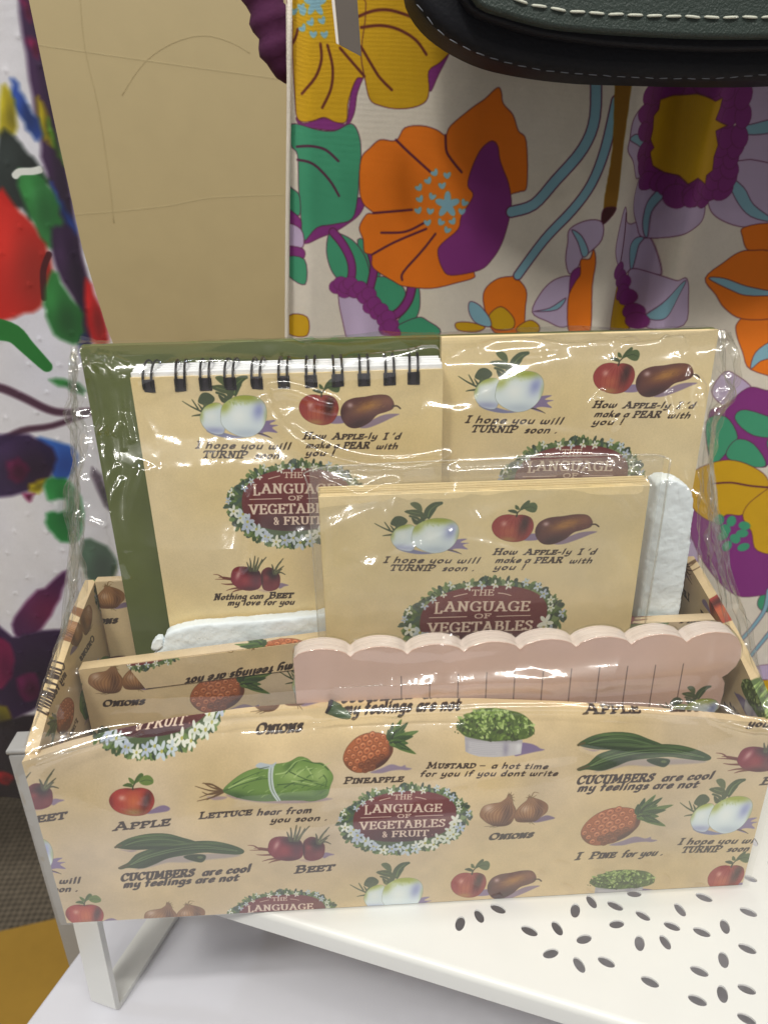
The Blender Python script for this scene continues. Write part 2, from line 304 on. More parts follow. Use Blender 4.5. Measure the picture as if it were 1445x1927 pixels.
def m_mustard(c, cap=True):
    rd = random.Random(5)
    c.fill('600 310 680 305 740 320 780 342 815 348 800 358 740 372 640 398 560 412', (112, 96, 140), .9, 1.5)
    c.fill([(118, 270), (622, 280), (615, 395), (560, 408), (480, 422), (380, 432), (250, 432), (170, 412), (132, 395)], layers((186, 182, 186), ((140, 134, 152), .8, (480, 360, 26, 70)), ((214, 212, 214), .7, (590, 340, 24, 50)), ((130, 126, 132), .8, (370, 295, 280, 16)), ((150, 146, 158), .6, (140, 350, 24, 80))), sm=False)
    for i in range(7): c.stroke([(150 + rd.uniform(0, 40), 315 + i * 15), (300, 322 + i * 15), (440 + rd.uniform(-60, 60), 322 + i * 14)], (150, 148, 160), 2, 1.2, .6)
    c.fill('50 210 100 150 200 85 330 60 450 60 600 80 680 130 722 200 690 250 600 280 480 292 350 305 200 290 110 270', (72, 92, 38), 1, 1)
    for i in range(330):
        t = rd.uniform(0, 6.283); q = math.sqrt(rd.random()); x = 385 + 335 * q * math.cos(t); y = 182 + 118 * q * math.sin(t)
        v = (y - 80) / 220
        col = rd.choice([(150, 172, 96), (176, 194, 124), (112, 138, 62)] if rd.random() > v else [(62, 82, 34), (88, 108, 46), (52, 62, 30)])
        c.ell(x, y, rd.uniform(9, 22), rd.uniform(6, 12), col, rd.uniform(0, 180), alpha=.9)
    for i in range(16): c.ell(rd.choice([rd.uniform(30, 100), rd.uniform(660, 730)]), rd.uniform(200, 262), 7, 5, (70, 84, 40), 30)
    if cap:
        c.text('MUSTARD', (-198, 545), (218, 530), 58, DK, (.10, .045, 30)); c.text('_', (258, 530), (308, 528), 58, DK, (.05, .04, 30)); c.text('a hot time', (368, 528), (852, 518), 60, DK, (.10, .045, 30))
        c.text('for you if you dont write', (-248, 618), (945, 578), 60, DK, (.10, .045, 30))
def m_onion(c, cap=True):
    rd = random.Random(8)
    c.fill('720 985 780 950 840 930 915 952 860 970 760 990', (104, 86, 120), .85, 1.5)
    def one(P, ax, ay, bx, by, w, h, hlx, hly):
        c.fill(P, layers((138, 94, 54), ((70, 40, 22), .9, (bx + w * .45, by + 10, w * .35, h)), ((70, 42, 24), .8, (bx, by + h * .85, w, h * .3)), ((206, 180, 160), .85, (hlx, hly, w * .32, h * .35)), ((180, 130, 80), .6, (bx, by, w * .4, h * .6))), line=(78, 50, 28), lw=.6)
        for i in range(17):
            t = (i - 8) / 8.5
            c.stroke([(ax + 6 * t, ay), (ax + (bx - ax) * .5 + w * .55 * t, ay + (by - ay) * .55), (bx + w * .95 * t, by), (bx + w * .5 * t, by + h * .82)], (92, 56, 30) if i % 2 else (196, 150, 104), 2.4, 1.4, .5)
    one('235 930 255 870 310 845 400 830 450 800 465 765 495 775 520 840 552 890 545 960 510 1010 430 1025 340 1010 270 970', 480, 780, 400, 925, 150, 100, 310, 880)
    one('552 900 590 850 635 812 650 782 690 790 780 815 830 850 832 900 790 940 740 980 660 990 580 985 550 950', 665, 785, 690, 900, 130, 85, 640, 880)
    for p in ('475 780 465 755', '480 780 490 750', '490 785 515 765', '485 790 525 790', '495 800 530 820', '660 790 625 790', '665 790 650 765', '670 790 690 750 735 755', '668 790 640 775', '675 795 715 770'): c.stroke(p, (124, 96, 54), 5, 1.5)
    for p in ('380 1020 290 1028', '400 1020 340 1035', '430 1022 370 1038', '700 985 740 1010', '690 985 700 1005'): c.stroke(p, (84, 62, 36), 3, 1)
    if cap: c.text('ONIONS', (348, 1142), (732, 1120), 64, DK, (.12, .05, 30))
def m_turnip(c, cap=True):
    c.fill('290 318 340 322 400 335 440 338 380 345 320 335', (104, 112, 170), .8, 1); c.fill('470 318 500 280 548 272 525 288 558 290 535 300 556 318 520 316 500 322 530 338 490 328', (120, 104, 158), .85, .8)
    c.stroke('480 322 510 328 535 340', (70, 60, 50), 2.5, 1)
    for p, w in (('275 250 240 235 205 215', 4), ('270 262 250 265 238 268', 4), ('262 240 245 215 240 208', 3), ('280 245 262 222', 5)): c.stroke(p, (66, 76, 46), w, 1.2)
    c.fill('262 215 275 186 300 182 322 198 318 214 290 232 280 226', (62, 76, 46), 1, .6); c.stroke('290 226 280 245 275 262', (74, 88, 48), 6, 4)
    c.fill('268 270 285 235 315 218 345 220 356 250 356 325 310 328 280 305', layers((216, 228, 234), ((158, 168, 62), 1.0, (305, 222, 60, 17, -18)), ((150, 156, 196), .8, (320, 318, 60, 14)), ((150, 160, 60), .7, (272, 262, 10, 26)), ((240, 244, 240), .6, (310, 265, 22, 22))), line=(96, 104, 80), lw=.5)
    for p, w in (('372 205 385 175 390 150 410 128 438 122', 9), ('365 205 360 190 330 180', 6), ('378 200 372 180 350 165 318 160', 7), ('382 190 400 175 418 150', 5)): c.stroke(p, (66, 80, 48), w, w * .7)
    c.fill('308 162 340 152 372 160 380 182 350 180', (72, 84, 48), 1, .6); c.fill('326 128 345 120 365 132 372 158 352 152', (86, 98, 58), 1, .6); c.fill('388 165 396 135 420 120 442 124 425 140 412 170 398 192', (60, 78, 44), 1, .6); c.fill('336 188 352 194 372 212 350 214', (58, 70, 40), 1, .6)
    c.stroke('395 180 402 150 425 128', (128, 146, 84), 2, 1, .8); c.stroke('330 162 365 170', (120, 134, 80), 2, 1, .8)
    c.fill('344 275 350 228 385 198 430 186 480 192 508 218 514 260 500 302 470 330 425 339 378 322 352 300',
           layers((222, 234, 240), ((160, 170, 60), 1.1, (425, 192, 100, 20, 0)), ((160, 170, 62), .9, (360, 228, 30, 22, -50)), ((142, 150, 204), .85, (484, 240, 22, 34, 15)), ((176, 190, 208), .7, (440, 325, 70, 20)), ((150, 162, 80), .5, (512, 260, 9, 40)), ((246, 250, 248), .7, (410, 260, 34, 34))), line=(104, 110, 90), lw=.5)
    hatch(c, 400, 208, 60, 12, [(120, 140, 40), (186, 192, 90)], 30, 9, c.rd, 1.2, .9, .6)
    if cap:
        c.text('I hope you will', (250, 386), (602, 380), 31, DK, (.09, .045, 30)); c.text('TURNIP', (273, 421), (436, 418), 30, DK, (.09, .045, 30), cap2=1); c.text('soon .', (470, 418), (588, 415), 31, DK, (.09, .045, 30))
def m_pair(c, cap=True):
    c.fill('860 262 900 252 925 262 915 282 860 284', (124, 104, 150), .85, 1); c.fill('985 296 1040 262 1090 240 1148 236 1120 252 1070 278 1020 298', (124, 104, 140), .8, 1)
    c.push([[.49, 0, 811 - 815 * .49], [0, .56, 232 - 655 * .56]]); m_apple_body(c); c.pop()
    c.fill('902 235 915 200 950 180 1000 172 1050 162 1095 164 1120 190 1119 215 1090 230 1055 243 1025 275 980 299 940 297 912 270',
           layers((92, 48, 44), ((172, 118, 52), .95, (1020, 208, 62, 22, -22)), ((50, 20, 24), .85, (980, 285, 60, 22, -20)), ((214, 186, 186), .8, (940, 208, 12, 10)), ((140, 84, 60), .6, (1095, 185, 26, 22)), ((60, 26, 30), .7, (905, 245, 14, 34))), line=(58, 26, 22), lw=.6)
    hatch(c, 1020, 215, 70, 24, [(190, 140, 70), (90, 50, 36)], 30, 14, c.rd, -.4, .9, .5)
    c.stroke('1117 206 1135 204 1150 214', (70, 50, 34), 3.5, 3)
    if cap:
        c.text("How", (750, 353), (842, 350), 32, DK, (.1, .045, 30)); c.text("APPLE-ly", (872, 350), (1058, 343), 30, DK, (.1, .045, 30)); c.text("I 'd", (1090, 344), (1158, 341), 31, DK, (.1, .045, 30), cap2=1)
        c.text('make a', (764, 391), (900, 387), 31, DK, (.1, .045, 30)); c.text('PEAR', (920, 388), (1028, 384), 31, DK, (.1, .045, 30), cap2=1); c.text('with', (1062, 386), (1150, 383), 31, DK, (.09, .045, 30)); c.text('you !', (762, 424), (882, 420), 31, DK, (.1, .045, 30))
def m_apple_body(c):
    sh = c.fade
    c.fill('648 640 665 590 710 556 770 545 822 550 880 545 940 562 972 600 982 650 965 700 925 745 860 763 790 758 720 735 670 695',
           layers((152, 50, 48), ((186, 100, 66), .7, (800, 680, 90, 50)), ((168, 128, 70), .8, (790, 745, 90, 24)), ((222, 170, 160), .8, (742, 618, 24, 22)), ((50, 14, 16), .95, (905, 620, 44, 90, 10)), ((150, 50, 50), .6, (958, 650, 18, 60))), line=(86, 36, 30), lw=.6)
    for i in range(16):
        t = (i - 8) / 9; c.stroke([(822 + 20 * t, 556), (822 + 120 * t, 640), (822 + 110 * t, 730)], (206, 130, 100) if i % 3 else (110, 25, 22), 1.6, .8, .35)
    c.stroke('832 560 836 530 858 505', (50, 45, 28), 6, 4)
    for p, a in (('755 516 790 505 825 515 838 535 800 532', (56, 70, 40)), ('815 500 808 470 832 478 848 505', (76, 92, 50)), ('850 510 866 465 905 430 920 445 895 490', (66, 82, 46)), ('880 490 920 452 960 448 985 478 975 520 930 520', (80, 98, 56))): c.fill(p, a, 1, .6)
    c.stroke('880 495 930 480 975 495', (36, 50, 28), 3, 1)
def m_wreath(c, seed=3):
    # traced: ring 105..1270 x 660..1280 (tilt follows the panel)
    rd = random.Random(seed); cx, cy = 688, 970
    def ring(t, k): return cx + 582 * k * math.cos(t), cy - 34 * math.cos(t) * k * .9 + 308 * k * math.sin(t)
    pts = [ring(t, .93 + .05 * rd.random()) for t in np.linspace(0, 2 * math.pi, 60)[:-1]]
    c.fill(pts, (74, 92, 56), 1, 1, sm=False)
    G = [(58, 80, 44), (84, 108, 56), (106, 130, 70), (44, 60, 44), (120, 140, 90), (62, 84, 70)]
    for i in range(430):
        t = rd.uniform(0, 6.283); k = rd.uniform(.76 if math.sin(t) > 0 else .82, 1.0); x, y = ring(t, k); a = math.degrees(t) + rd.uniform(-60, 60)
        G2 = G[:4] if math.sin(t) > 0 else G
        c.ell(x, y, rd.uniform(18, 34), rd.uniform(9, 16), rd.choice(G2), a, alpha=.95)
    body = [(cx + 452 * abs(math.cos(t)) ** .9 * (1 if math.cos(t) > 0 else -1), cy - 34 - 34 * math.cos(t) * .75 + 222 * abs(math.sin(t)) ** .82 * (1 if math.sin(t) > 0 else -1)) for t in np.linspace(0, 2 * math.pi, 40)[:-1]]
    c.fill(body, layers((104, 34, 38), ((122, 48, 46), .9, (640, 770, 420, 80)), ((62, 20, 28), .95, (690, 1130, 420, 110))), 1, 1)
    def flower(x, y, r):
        a0 = rd.uniform(0, 72); col = rd.choice([(214, 218, 206), (196, 206, 214), (226, 226, 214), (180, 190, 210)])
        for i in range(5 if rd.random() < .7 else 4):
            a = math.radians(a0 + i * 72 + rd.uniform(-9, 9)); c.ell(x + r * .55 * math.cos(a), y + r * .6 * math.sin(a), r * .5, r * .26, col, math.degrees(a))
        c.ell(x, y, r * .2, r * .2, (176, 170, 84))
    for i in range(24):
        t = math.pi * (.02 + .96 * i / 23) + rd.uniform(-.05, .05); x, y = ring(t, rd.choice([.84, .9, .78])); flower(x, y, rd.uniform(42, 58))
    for i in range(16):
        t = math.pi + math.pi * (.05 + .9 * i / 15); x, y = ring(t, rd.choice([.92, .86, .98])); flower(x, y, rd.uniform(24, 34))
    W = (226, 205, 186); nb = (.085, .04, 0)
    c.text('THE', (580, 782), (732, 778), 38, W, (.1, .06, 0), 0, cap2=1)
    c.stroke('455 792 500 780 546 770', W, 3.5, 3); c.stroke('766 762 810 766 858 777', W, 3.5, 3)
    c.text('L', (334, 910), (380, 908), 76, W, (.085, .045, 0), 0, cap2=1); c.text('ANGUAGE', (398, 894), (1004, 880), 66, W, (.105, .05, 0), 0, cap2=1)
    c.text('OF', (622, 938), (736, 934), 30, W, (.14, .09, 0), 0, cap2=1)
    c.stroke('300 940 430 934 565 928', W, 3.2, 3.2); c.stroke('780 922 900 916 1022 912', W, 3.2, 3.2)
    c.text('VEGETABLES', (300, 1046), (1048, 1014), 68, W, (.105, .05, 0), 0, cap2=1)
    c.text('&', (505, 1118), (548, 1114), 54, W, (.08, .06, 20), 0, cap2=1); c.text('FRUIT', (590, 1114), (908, 1102), 56, W, (.12, .055, 0), 0, cap2=1); c.ell(948, 1092, 5, 6, (170, 120, 110))
J = np.array([[.0178, -.0022], [-.00122, -.0236]])     # tracing pixels -> centimetres on the upright card faces
MOT = dict(apple=(m_apple, 4.014, (815, 650)), lettuce=(m_lettuce, 4.516, (770, 620)), cuke=(m_cuke, 4.014, (1200, 1080)), beet=(m_beet, 5.27, (500, 1380)), pine=(m_pine, 4.516, (350, 380)),
           mustard=(m_mustard, 4.516, (385, 250)), onion=(m_onion, 4.516, (540, 900)), wreath=(m_wreath, 4.516, (688, 970)), turnip=(m_turnip, 2.06, (430, 265)), pair=(m_pair, 2.25, (910, 230)))
def put(c, name, x, z, s=1.0, sz=None, *a):
    fn, f, ref = MOT[name]; k = J / f * s
    if sz: k = k.copy(); k[:, 1] *= sz; k[1, 0] *= 1
    t = np.array([x, z]) - k @ np.array(ref); c.push(np.c_[k, t]); fn(c, *a); c.pop()
PAPER = (208, 185, 148)
def make_wrap():
    # x 0..27 = box x -1..26 ; z 0..13 = box z -.5..12.5
    c = Canvas(27, 13, 74, PAPER, 2, .07, .09)
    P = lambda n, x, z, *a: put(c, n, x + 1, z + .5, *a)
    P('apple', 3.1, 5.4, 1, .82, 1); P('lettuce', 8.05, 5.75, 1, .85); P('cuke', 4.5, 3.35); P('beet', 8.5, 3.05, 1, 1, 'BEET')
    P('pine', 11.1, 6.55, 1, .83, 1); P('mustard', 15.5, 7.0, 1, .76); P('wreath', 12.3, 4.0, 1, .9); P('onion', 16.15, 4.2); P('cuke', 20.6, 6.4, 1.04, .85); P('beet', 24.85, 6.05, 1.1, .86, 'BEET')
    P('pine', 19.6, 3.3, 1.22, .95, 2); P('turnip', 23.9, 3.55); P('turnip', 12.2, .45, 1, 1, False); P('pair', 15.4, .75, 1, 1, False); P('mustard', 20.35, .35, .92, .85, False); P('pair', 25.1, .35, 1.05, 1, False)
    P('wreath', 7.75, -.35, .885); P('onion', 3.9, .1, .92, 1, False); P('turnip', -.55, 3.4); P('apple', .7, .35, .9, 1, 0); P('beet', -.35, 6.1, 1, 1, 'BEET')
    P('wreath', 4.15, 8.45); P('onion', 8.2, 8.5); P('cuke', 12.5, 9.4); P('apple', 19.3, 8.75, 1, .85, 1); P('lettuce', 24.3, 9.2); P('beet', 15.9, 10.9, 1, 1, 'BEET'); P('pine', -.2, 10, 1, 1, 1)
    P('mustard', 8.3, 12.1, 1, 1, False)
    return c
def make_cover(w, h, seed, T, A, Wr, ws, B=None, wz=1.0, extra=()):
    c = Canvas(w, h, 74, (226, 204, 156), seed, .07, .06)
    put(c, 'turnip', *T); put(c, 'pair', *A); put(c, 'wreath', Wr[0], Wr[1], ws, wz)
    if B: put(c, 'beet', B[0], B[1], .92, 1, 'love')
    for e in extra: put(c, *e)
    return c
# ---------------------------------------------------------------- printed cloth, drawn in cloth centimetres
OR = (232, 118, 2); YE = (206, 160, 6); GR = (62, 150, 112); PU = (130, 44, 122); LI = (190, 170, 200); BL = (132, 176, 192); OL = (84, 26, 56)
def V(s):
    return [(a - DX0, b - DZ0) for a, b in pr(s)]
def cl(c, s, col, lw=.9, line=OL): c.fill(V(s), col, 1, .6, line=line, lw=lw)
def st(c, s, col=OL, r=.045, r2=None): c.stroke(V(s), col, r, r2)
def hearts(c, s, r=.16, col=BL):
    for (x, y) in V(s):
        a = c.rd.uniform(-.6, .6)
        for da in (-.6, .6): c.ell(x + r * .5 * math.sin(a + da), y + r * .5 * math.cos(a + da), r * .75, r * .42, col, 90 - math.degrees(a + da))
def star(c, s, r, col=BL):
    (x, y), = V(s)
    for i in range(5):
        a = i * 1.2566 + .3; c.ell(x + r * .5 * math.cos(a), y + r * .5 * math.sin(a), r * .62, r * .3, col, math.degrees(a))
def make_floral():
    global DX0, DZ0
    DX0, DZ0 = 7, -12
    c = Canvas(33, 47, 30, (220, 210, 195), 7, .03, .02)
    # plain flowers well away from the traced ones
    for (x, y, k, r) in ((12, 5, OR, 3), (20, 1, YE, 3.4), (27, 7, LI, 3), (15, -6, LI, 3), (25, -7, OR, 3), (34, 20, LI, 3), (36, 3, GR, 2.5), (20, 10, GR, 2.2), (33, -8, YE, 3)):
        for i in range(6):
            a = i * 1.047 + .2; c.ell(x - DX0 + r * .6 * math.cos(a), y - DZ0 + r * .6 * math.sin(a), r * .55, r * .38, k, math.degrees(a), line=OL, lw=.9)
        c.ell(x - DX0, y - DZ0, r * .3, r * .3, PU, line=OL, lw=.9)
    # yellow flower above left
    cl(c, '9.11 26.81 9.46 26.57 10.28 26.77 11.01 26.55 11.23 26.62 11.37 27.33 11.49 27.83 11.72 28.24 11.98 28.30 11.82 27.96 11.67 27.58 11.54 26.94 11.22 26.45 10.70 26.31 9.97 26.37 9.31 26.48', PU)
    cl(c, '14.66 27.86 14.62 28.30 14.76 28.55 15.12 28.73 15.48 29.04 15.06 28.30 14.77 27.73', PU)
    cl(c, '11.82 31.22 11.83 29.38 12.01 28.27 12.21 27.44 12.64 27.21 13.30 27.09 14.04 27.13 14.55 27.35 14.68 27.80 14.66 28.43 15.12 28.73 15.55 29.10 16.11 29.64 15.79 31.19', YE)
    cl(c, '9.20 31.24 9.19 30.30 9.11 28.80 9.12 27.48 9.15 26.84 9.39 26.64 9.84 26.67 10.28 26.79 10.72 26.62 11.08 26.58 11.25 26.75 11.29 27.26 11.49 27.83 11.72 28.21 11.98 28.27 11.89 29.08 11.96 31.22', YE)
    for s in ('10.27 29.40 10.28 28.85 10.00 28.23 9.42 27.67', '10.55 29.36 10.72 28.60 10.62 27.84 10.23 27.15', '11.05 29.27 11.53 28.77 12.01 28.27', '11.90 29.32 12.38 28.58 12.66 28.20 13.13 27.78', '11.79 30.34 12.43 30.54 13.13 30.55 13.97 30.32', '11.92 29.98 12.70 30.04 13.40 29.91 14.11 29.54 14.56 29.02', '9.16 29.50 9.30 29.71 9.39 29.95'): st(c, s, (96, 36, 20), .05)
    star(c, '10.13 30.77', .42); hearts(c, '9.66 30.42 10.41 30.12 9.25 30.48 9.63 29.88 10.00 29.64 10.46 29.64 9.97 30.06 9.57 30.59', .19)
    # green petal below it
    cl(c, '9.18 21.95 9.76 22.51 10.54 22.65 11.24 22.77 11.49 23.33 11.62 23.69 11.88 23.47 11.64 23.01 11.16 22.66 10.52 22.31 9.89 22.10 9.34 21.88', PU)
    cl(c, '8.83 26.45 9.10 26.58 9.96 26.34 10.70 26.29 11.41 26.55 11.73 26.08 11.78 25.34 11.68 24.52 11.58 23.69 11.32 22.84 10.54 22.63 9.76 22.51 9.15 21.97 9.08 22.81 9.06 24.22 9.09 25.39 8.82 25.79', GR)
    st(c, '9.08 25.72 9.71 25.72 10.30 25.57 10.81 25.14'); st(c, '9.08 25.22 9.74 25.04 10.39 24.41 10.78 23.77')
    cl(c, '8.49 24.23 8.78 24.09 9.07 23.80 9.02 23.02 8.50 23.32', GR); cl(c, '8.35 23.32 8.72 23.17 9.08 22.81 8.98 22.45 8.38 22.68', PU); cl(c, '8.30 22.68 9.06 22.45 9.09 21.71 8.31 21.73', LI); cl(c, '8.23 21.73 9.09 21.64 9.06 21.23 8.20 21.32', PU); cl(c, '8.20 21.25 9.14 21.19 9.11 20.13 8.38 20.45', GR); cl(c, '8.26 18.70 9.11 18.68 9.06 17.85 8.20 17.86', YE)
    # leaves and lilac petal under the orange flower
    cl(c, '11.53 21.96 12.22 21.65 12.52 20.89 12.34 19.82 11.80 20.45', GR)
    cl(c, '10.25 22.20 10.53 22.34 10.89 21.67 11.10 20.92 11.15 20.16 10.67 20.24 10.30 20.71 10.13 21.47', GR); cl(c, '10.56 22.27 11.29 21.96 11.82 21.28 12.04 20.44 11.94 19.83 11.39 20.15 11.33 20.92 10.97 21.75', GR)
    st(c, '10.45 22.31 10.89 21.75 11.20 21.07 11.22 20.46 11.02 20.01', OL, .19); st(c, '10.45 22.31 10.89 21.75 11.20 21.07 11.22 20.46 11.02 20.01', PU, .15)
    cl(c, '12.11 20.21 12.51 20.36 13.15 20.19 13.63 19.71 13.59 19.00 12.97 18.54 12.48 18.47 12.17 19.35', GR); cl(c, '13.96 19.86 14.26 19.85 14.30 18.91 13.95 18.27 13.13 18.05 13.55 18.76', GR); cl(c, '14.20 18.51 14.70 18.33 15.28 17.83 14.45 17.19 12.96 17.57 13.13 18.05', GR)
    st(c, '13.96 19.94 13.79 19.31 13.38 18.77 12.81 18.45', OL, .22); st(c, '13.96 19.94 13.79 19.31 13.38 18.77 12.81 18.45', PU, .16); st(c, '12.14 21.35 12.24 20.74 12.02 19.83', OL, .2); st(c, '12.14 21.35 12.24 20.74 12.02 19.83', PU, .15)
    cl(c, '10.61 19.78 11.37 19.65 12.00 19.12 12.39 18.31 12.70 17.24 11.13 17.29 10.72 18.44', LI)
    for s in ('10.66 19.86', '11.10 19.85', '11.53 19.64', '11.93 19.36', '12.16 18.92', '12.48 18.63', '12.80 18.30', '12.88 17.89'):
        (x, y), = V(s)
        for dx, dy in ((-.15, .1), (.2, -.1), (.05, .25)): c.ell(x + dx, y + dy, .34, .3, PU, line=OL, lw=.3)
    # big orange flower
    cl(c, '11.78 25.21 12.16 25.61 12.62 25.93 13.29 25.89 13.67 26.37 14.41 26.43 15.01 26.27 15.39 26.06 15.60 26.42 16.48 27.07 16.99 27.38 17.50 27.79 17.68 27.63 17.78 27.21 18.21 26.78 18.47 26.18 18.83 25.77 18.96 24.05 18.68 23.81 18.22 23.67 17.16 23.01 16.51 21.18 16.77 20.45 16.74 20.22 16.06 20.04 14.85 19.80 13.63 19.90 13.15 20.11 12.20 20.74 12.14 21.28 11.82 21.43 11.78 21.95 11.62 22.47 11.95 23.00 12.26 23.05 11.80 23.47 11.67 24.18', OR)
    for s in ('13.29 25.92 13.81 25.45 14.76 24.65', '15.39 26.06 15.43 25.49 15.63 25.15 16.10 24.62', '12.26 23.05 13.03 23.09 13.96 23.15', '12.59 22.23 13.65 22.24 14.51 22.61', '12.14 21.31 13.17 21.81 14.59 22.35', '13.51 20.18 13.56 20.52 14.43 21.45 15.00 22.14'): st(c, s)
    cl(c, '17.43 25.80 17.63 25.59 17.73 25.11 17.90 24.70 18.16 24.13 18.32 23.35 18.24 22.63 17.97 21.68 17.56 21.01 17.01 20.56 15.73 20.36 15.32 20.68 15.11 21.36 15.30 21.73 16.00 22.31 16.15 22.89 16.63 23.67 16.38 24.09 16.52 24.72 16.84 25.40 17.17 25.73', PU)
    star(c, '15.51 23.33', .5); hearts(c, '14.99 24.54 15.49 24.42 14.71 24.23 14.31 23.96 15.28 24.01 14.81 23.59 14.35 23.50 14.27 23.03 14.75 22.99 16.21 23.32 16.14 22.96 14.66 22.52 15.19 22.54 15.80 22.57 15.49 22.21', .2)
    # orange bud
    cl(c, '18.65 20.25 19.17 19.66 19.18 18.86 19.05 17.57 17.78 17.77 17.27 18.99 17.29 19.70 17.84 20.16 18.48 20.26', OR); cl(c, '17.50 18.50 18.06 18.93 18.67 18.39 18.61 17.91 17.77 17.93', YE); cl(c, '15.98 18.22 16.60 18.24 17.35 18.02 16.95 17.79 16.11 17.89', YE); cl(c, '18.86 17.98 19.42 18.29 19.86 18.04 19.79 17.71 18.95 17.73', YE); cl(c, '16.61 19.17 17.07 19.00 17.55 18.42 17.59 18.02 16.93 18.20 16.59 18.69', BL)
    # stalks
    for s, w in (('21.49 28.50 21.62 26.65 21.22 25.45 20.17 24.21 19.30 23.27 18.34 22.99', .25), ('22.44 27.23 22.15 25.43 21.70 24.08 20.97 23.02 19.87 21.82 18.76 20.30', .22)): st(c, s, OL, w); st(c, s, BL, w - .045)
    cl(c, '22.34 28.49 22.92 28.48 22.85 25.42 22.79 22.98 22.28 23.08 22.44 25.43', (140, 96, 10), .3, (140, 96, 10)); cl(c, '22.28 23.05 22.81 23.09 22.56 22.66 22.26 22.44', (70, 24, 30))
    # lilac flower with the orange strip
    cl(c, '20.93 22.25 21.63 22.59 22.26 22.51 22.30 21.79 21.80 21.22 21.58 21.07 21.37 20.56 21.06 20.34 20.85 20.94 20.88 21.67', LI); cl(c, '19.51 18.66 19.92 19.61 20.52 20.13 21.23 20.19 21.26 19.35 21.36 18.26 20.93 17.95 20.27 18.21', LI)
    cl(c, '21.14 20.34 21.50 20.63 21.68 20.40 21.50 19.80 21.32 19.12 21.14 19.35', PU); cl(c, '22.00 21.39 22.13 20.84 22.06 19.79 22.11 17.60 21.29 17.63 21.09 19.20 21.33 19.96 21.53 20.33 21.50 20.93 21.87 20.99', OR); cl(c, '21.01 22.21 21.46 21.95 21.80 21.29 21.58 21.07 21.33 21.66', BL); cl(c, '19.59 18.68 20.30 18.83 20.99 19.28 20.63 18.75', BL)
    cl(c, '23.27 23.02 23.47 22.91 23.62 22.48 24.06 22.33 24.53 22.32 25.10 21.59 25.43 20.32 25.21 20.17 24.47 20.34 24.04 19.97 23.59 20.36 23.12 21.04 23.05 21.70', LI); cl(c, '24.39 20.34 24.24 21.24 24.46 21.67 24.84 21.74 24.66 21.38 24.57 20.79 24.49 20.34', BL); st(c, '23.46 22.84 23.58 21.98 23.61 21.25 23.58 20.51')
    cl(c, '24.31 20.04 24.55 20.34 25.29 20.17 26.13 19.92 26.73 19.95 26.97 19.06 26.94 17.80 25.13 17.76 24.51 18.73', LI); cl(c, '23.61 19.83 23.93 19.52 24.21 18.89 24.54 17.54 23.55 17.57', YE); cl(c, '25.02 18.26 25.47 18.86 26.04 19.47 26.70 19.87 26.40 19.19 25.94 18.42 25.48 18.17', BL)
    for s in ('23.55 20.36', '23.80 19.98', '24.07 19.70', '24.04 19.28', '24.35 19.04', '24.63 18.41', '24.77 18.01'):
        (x, y), = V(s); c.ell(x, y, .42, .36, PU, 30, line=OL, lw=.3)
    # lilac flower with the yellow eye
    cl(c, '23.56 26.96 24.09 26.80 24.43 24.28 24.13 24.25 23.82 24.29 23.44 24.91 23.09 25.31 23.11 25.77 23.18 26.49', LI); cl(c, '24.33 24.42 24.95 23.79 25.64 23.78 26.26 23.28 26.85 22.99 27.08 23.05 27.02 22.41 26.30 22.00 24.85 21.70 24.45 22.32 24.04 23.11 24.03 23.81', LI)
    cl(c, '27.15 23.47 27.64 23.32 27.99 24.01 28.13 24.93 29.93 25.07 31.01 22.12 29.19 22.12 28.12 22.39 27.42 22.83', LI); cl(c, '28.05 24.97 28.23 26.03 28.31 26.80 27.75 27.82 29.35 27.87 30.40 25.00 28.89 24.92', LI)
    cl(c, '25.43 24.19 25.54 23.99 25.38 23.51 25.01 22.81 24.95 21.81 24.83 21.81 24.72 22.39 24.81 23.17 25.12 23.72', BL); cl(c, '27.94 24.25 28.80 23.79 29.40 23.08 30.49 22.35 29.34 22.58 28.50 23.31', BL); cl(c, '27.75 26.20 28.56 26.28 29.64 26.46 29.74 26.00 28.55 25.90', BL); cl(c, '23.12 25.74 23.46 25.96 24.13 25.69 24.17 25.36 23.74 25.50', BL)
    cl(c, '24.11 27.74 24.93 28.11 26.38 28.15 27.60 27.83 27.74 26.23 27.99 24.83 27.78 24.29 26.95 23.76 26.03 23.77 24.97 24.20 24.36 24.76 24.11 26.09 24.07 26.99', PU)
    for s in ('24.30 27.43', '24.18 26.73', '24.30 26.08', '24.44 25.29', '24.59 24.75', '24.98 24.13', '25.77 23.98', '25.99 23.49', '26.61 23.48', '26.88 23.76', '27.16 23.89', '27.51 23.68', '27.67 24.09', '27.66 24.57', '27.65 25.04', '27.81 25.44', '27.89 25.83', '27.90 26.62', '27.77 27.32', '26.84 27.58', '26.08 27.72', '25.00 27.67'):
        (x, y), = V(s); a = c.rd.uniform(0, 180)
        for d in (-.3, .3): c.ell(x + d, y, .5, .38, PU, a + 60 * d, line=OL, lw=.35)
    c.fill(V('24.90 27.36 25.39 27.51 26.05 27.47 26.62 27.14 27.00 27.28 26.96 26.89 26.81 26.47 27.55 26.26 26.95 26.04 27.23 25.51 27.12 25.05 27.17 24.51 26.86 24.31 26.88 23.96 26.34 24.21 26.00 23.97 25.72 24.33 25.31 24.47 24.90 24.75 24.71 25.29 24.87 25.48 24.63 25.82 24.69 26.21 24.62 26.72 24.88 26.98'), YE, 1, .6, sm=False, line=OL, lw=1)
